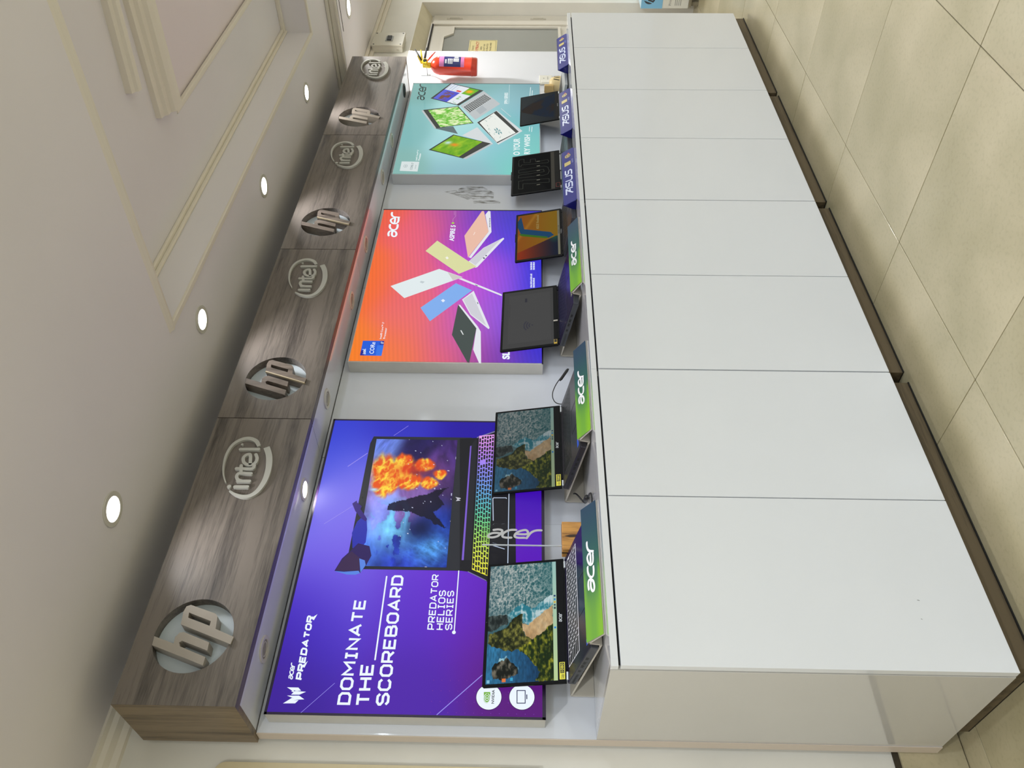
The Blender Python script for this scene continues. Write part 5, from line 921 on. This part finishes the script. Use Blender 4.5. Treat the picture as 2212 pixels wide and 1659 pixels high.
# basket-like tan object with slots behind the last laptop
t = thing('slotted_tan_cap', 'tan rounded plastic cap with dark slots behind the last laptop', 'cap', (4.30, 2.04, ZT)); M_TAN = mat('tan_plastic', (206, 184, 134), .45, noise=.05, nscale=12)
mb = MB(); cxx, cyy = 4.318, 2.045
prof = [(.001, .085), (.02, .083), (.034, .074), (.042, .056), (.044, .03), (.042, .001)]
mb.lathe((cxx, cyy, ZT), (0, 0, 1), prof[::-1], 24); obj('cap_shell', mb, M_TAN, t, smooth=True)
Fs = Fr((cxx, cyy - .0445, ZT + .03), (1, 0, 0), (0, 0, 1))
for k2 in range(3):
    a = math.radians(-122 + 24 * k2); d_ = Vector((math.cos(a), math.sin(a), 0)); tt = Vector((-d_.y, d_.x, 0)); Fq = Fr(Vector((cxx, cyy, ZT + .03)) + d_ * .0442, tt, (0, 0, 1)); obj('slot', MB().poly(Fq, [(-.004, 0), (.0, -.002), (.006, .03), (.002, .032)], .0006), M_BLACK, t, fix=False)
obj('cap_strap', MB().wb(4.268, 4.29, 2.03, 2.075, ZT + .06, ZT + .112), mat('darker_tan_card', (190, 160, 104), .5), t, bevel=.004)
# ================================================================ WALL THINGS AT THE FAR END
t = thing('fire_extinguisher', 'small red fire extinguisher with yellow valve hung on the white wall panel', 'extinguisher', (4.47, 2.015, 1.46))
ax = Vector((-.03, .02, -1)).normalized(); T0 = Vector((4.478, 2.012, 1.722)); r = .051
obj('tank', MB().lathe(T0, ax, [(.012, .0), (.022, .004), (.038, .018), (.047, .034), (.051, .055), (r, .236), (.0525, .237), (.0525, .243), (r, .244), (r, .262), (.047, .27), (.02, .271)], 40), M_RED, t, smooth=True)
def wrap(name, h0, h1, a0, a1, m, rr_=.0514):
    mb = MB(); t_ = Vector((1, 0, 0)); e1 = ax.cross(t_).normalized(); e2 = ax.cross(e1); n = 14; P = []
    for h in (h0, h1):
        for i in range(n + 1):
            a = math.radians(a0 + (a1 - a0) * i / n); dd = Vector((math.cos(a), math.sin(a), 0)); dd = (dd - ax * dd.dot(ax)).normalized(); P.append(T0 + ax * h + dd * rr_)
    mb.add(P, [(i, i + 1, n + 2 + i, n + 1 + i) for i in range(n)]); return obj(name, mb, m, t, smooth=True)
A0, A1 = -160, -45
wrap('pink_label_top', .055, .082, A0, A1, mat('pink_label', (226, 130, 190), .35)); wrap('blue_label', .082, .178, A0, A1, mat('navy_label', (34, 40, 112), .35)); wrap('pink_label_bottom', .178, .198, A0, A1, mat('pink_label', (226, 130, 190)))
WL = mat('white_label_print', (214, 216, 224), .4)
wrap('white_patch', .104, .132, -142, -105, WL, .0518); wrap('white_patch', .136, .168, -128, -102, WL, .0518); wrap('white_patch', .140, .164, -98, -80, WL, .0518); wrap('white_patch', .088, .098, -140, -112, WL, .0518)
for h in (.112, .122): wrap('printed_line', h, h + .0025, -138, -108, mat('grey_print', (110, 112, 150), .4), .0521)
obj('neck', MB().lathe(T0 + Vector((0, 0, .022)), (0, 0, -1), [(.014, 0), (.016, .004), (.016, .02), (.013, .026)], 16), M_YEL, t)
obj('valve_body', MB().wb(4.468, 4.492, 1.998, 2.024, 1.738, 1.768), M_YEL, t, bevel=.004)
obj('pressure_gauge', MB().lathe((4.476, 1.99, 1.752), (-.5, -.8, 0), [(.014, -.008), (.015, .0), (.015, .008), (.012, .011)], 20), M_YEL, t); obj('gauge_dial', MB().lathe((4.4705, 1.9815, 1.752), (-.5, -.8, 0), [(.011, 0), (.011, .0016)], 20), M_BLACK, t)
obj('yellow_cap', MB().lathe((4.452, 1.995, 1.745), (-.7, -.6, .0), [(.008, -.01), (.012, 0), (.012, .01), (.007, .016)], 16), M_YEL, t, smooth=True)
def lever(name, p, q, m, w_=.006): obj(name, MB().tube([Vector(p), Vector(p).lerp(Vector(q), .5), Vector(q)], [w_, w_ * .9, w_ * .5], 8), m, t, smooth=True)
lever('lower_handle', (4.48, 2.0, 1.77), (4.56, 1.96, 1.782), M_YEL); lever('upper_handle', (4.476, 2.0, 1.775), (4.42, 1.93, 1.785), M_YEL, .005); lever('squeeze_lever', (4.49, 1.99, 1.775), (4.55, 1.95, 1.815), M_BLACK, .006); lever('safety_lever', (4.50, 2.0, 1.76), (4.59, 1.96, 1.752), mat('dark_grey_rubber', (44, 44, 44), .5), .007); lever('hose_stub', (4.50, 1.995, 1.742), (4.56, 1.97, 1.70), M_RED, .005)
t = thing('wall_bracket', 'thin metal hook and plate holding the fire extinguisher', 'bracket', (4.53, 2.094, 1.76))
obj('bracket_plate', MB().wb(4.52, 4.54, 2.0915, 2.0948, 1.738, 1.79), M_SILV, t, bevel=.0005); obj('bracket_hook', MB().tube([(4.53, 2.0915, 1.752), (4.52, 2.06, 1.75), (4.49, 2.03, 1.748)], .0025), M_SILV, t)
t = thing('wall_socket', 'white twin wall socket low on the white panel beside the teal poster', 'socket', (4.46, 2.094, 1.015))
obj('socket_plate', MB().wb(4.408, 4.516, 2.084, 2.0948, 1.017, 1.094), mat('white_socket_plastic', (220, 218, 208), .35), t, bevel=.003)
obj('rocker_switch', MB().wb(4.42, 4.45, 2.0815, 2.084, 1.03, 1.08), mat('white_switch_plastic', (228, 226, 218), .3), t, bevel=.001)
for x, z in ((4.475, 1.067), (4.468, 1.044), (4.488, 1.044)): obj('pin_hole', MB().lathe((x, 2.0845, z), (0, -1, 0), [(.003, 0), (.003, .0012)], 10), M_BLACK, t)
t = thing('cable_box', 'small white box with a black top against the panel beside the teal poster', 'box', (4.36, 2.07, ZT))
obj('box_body', MB().wb(4.325, 4.40, 2.075, 2.094, ZT + .0005, ZT + .05), mat('lilac_white_plastic', (214, 214, 224), .4), t, bevel=.001); obj('box_slot', MB().wb(4.325, 4.40, 2.073, 2.094, ZT + .05, ZT + .058), M_BLACK, t)
t = thing('switch_box', 'grey-white distribution box with a row of breakers, above the far end of the canopy', 'fuse box', (5.05, 2.12, 1.953)); M_BOX = mat('grey_white_steel', (206, 202, 188), .4)
obj('box_case', MB().wb(4.957, 5.14, 2.108, 2.149, 1.955, 2.146), M_BOX, t, bevel=.003); obj('box_cover', MB().wb(4.953, 5.144, 2.097, 2.108, 1.951, 2.150), M_BOX, t, bevel=.002)
obj('breaker_window', MB().wb(5.01, 5.085, 2.0945, 2.097, 2.02, 2.068), mat('grey_window_frame', (150, 152, 148), .4), t, bevel=.001)
for k2 in range(6): obj('breaker', MB().wb(5.017 + k2 * .011, 5.0225 + k2 * .011, 2.088, 2.0945, 2.03, 2.058), mat('dark_breaker', (40, 42, 44), .4), t)
for x, z in ((4.965, 2.135), (5.13, 1.965), (4.965, 1.965), (5.13, 2.135)): obj('cover_screw', MB().lathe((x, 2.0972, z), (0, -1, 0), [(.005, 0), (.005, .002)], 10), mat('dark_screw', (50, 50, 56), .4), t)
obj('side_knockout', MB().ring(Fr((4.9525, 2.13, 1.985), (0, -1, 0), (0, 0, 1)), (0, 0), .006, .008, 0, .0015, 16), M_BOX, t)
t = thing('door_notice', 'yellow paper notice stuck on the glazed door', 'notice', (5.26, 2.24, 1.46)); Fn = Fr((5.13, 2.2455, 1.372), (1, 0, 0), (0, 0, 1))
wn, hn = .255, .187; obj('notice_sheet', MB().box(Fn, 0, wn, 0, hn, 0, .0012), mat('yellow_cream_paper', (222, 208, 150), .5), t); obj('notice_border', MB().stroke(Fn, [(.008, .008), (wn - .008, .008), (wn - .008, hn - .008), (.008, hn - .008)], .0018, .0012, .0016, closed=True), M_BLACK, t)
mb = MB(); fonttext(mb, Fn, 'NO PIRACY', (.03, .122), (wn - .02, .122), (.03, .142), w=.0016, bold=.02); obj('red_notice_line', mb, mat('red_ink', (196, 62, 56), .5), t, fix=False)
mb = MB()
for s_, z, a in (('THIS IS', .152, .09), ('AREA', .098, .1), ('DO NOT ASK', .078, .06), ('FOR PIRATED', .058, .055), ('SOFTWARE HERE', .036, .04)): fonttext(mb, Fn, s_, (a, z), (wn - a, z), (a, z + .012), w=.0016)
obj('notice_lines', mb, mat('dark_ink', (60, 54, 40), .5), t, fix=False)
# printer carton on a low stand at the far end
t = thing('printer_carton', 'white and blue printer carton at the far end, mostly out of frame', 'box', (5.9, 1.8, .075)); bx0, bx1, by0, by1, bz0, bz1 = 5.66, 6.05, 1.55, 2.136, .066, .39
obj('carton', MB().wb(bx0, bx1, by0, by1, bz0, bz1), mat('white_carton', (222, 220, 210), .5), t, bevel=.002)
Fb = Fr((bx0, by1, bz0), (0, -1, 0), (0, 0, 1)); Fb.W = Vector((-1, 0, 0)); LBm = mat('light_blue_print', (132, 190, 226), .4)
obj('blue_band', MB().box(Fb, .0, by1 - by0, .178, bz1 - bz0, .0, .0012), LBm, t); obj('blue_top', MB().wb(bx0 - .001, bx1, by0, by1, bz1, bz1 + .0012), mat('pale_blue_top', (196, 220, 232), .4), t)
mb = MB().disc(Fb, (.068, .270), .04, .0013, n=32); obj('round_print', mb, mat('dark_slate_print', (60, 62, 70), .4), t, fix=False)
mb = MB(); K2 = lambda pts: [(.068 + x * .04 + .33 * y * .04, .270 + y * .04) for x, y in pts]
for q in ([(-.60, -.62), (-.60, .98)], [(-.60, .36), (-.15, .36), (-.1, -.62)], [(.19, -.98), (.19, .36), (.62, .36), (.68, -.4), (.19, -.48)]): mb.stroke(Fb, K2(q), .007, .0016, caps=False)
obj('round_print_letters', mb, LBm, t, fix=False)
mb = MB(); fonttext(mb, Fb, 'Printer', (.02, .12), (.1, .12), (.02, .135), w=.0014)
for k2 in range(4): mb.box(Fb, .02, .12, .09 - .012 * k2, .093 - .012 * k2, .0012, .0014)
obj('carton_small_print', mb, mat('grey_print_ink', (150, 150, 148), .5), t, fix=False)
t = thing('low_stand', 'low grey stand under the printer carton', 'stand', (5.85, 1.8, 0)); MS = mat('grey_brown_board', (128, 120, 100), .5)
obj('stand_top', MB().wb(5.64, 6.06, 1.56, 2.12, .05, .0655), MS, t)
for x in (5.65, 6.03):
    for y in (1.57, 2.09): obj('stand_foot', MB().wb(x, x + .025, y, y + .025, .0006, .05), MS, t)
# board at the left edge
obj_ = thing('wall_board', 'pale tan rounded board on the wall at the left edge of the display', 'board', (.2, 2.14, 1.0)); Fw = Fr((-.5, 2.139, 1.1), (1, 0, 0), (0, 0, 1)); wq, hq, rq = 1.192, .835, .03
cor = [(wq - rq + rq * math.cos(a), hq - rq + rq * math.sin(a)) for a in np.linspace(0, math.pi / 2, 8)]; cor2 = [(rq - rq * math.sin(a), hq - rq + rq * math.cos(a)) for a in np.linspace(0, math.pi / 2, 8)]
obj('board_panel', MB().prism(Fw, [(0, 0), (wq, 0)] + cor + cor2, -.010, .0), mat('pale_tan_laminate', (206, 192, 158), .35, noise=.02, nscale=4), obj_)
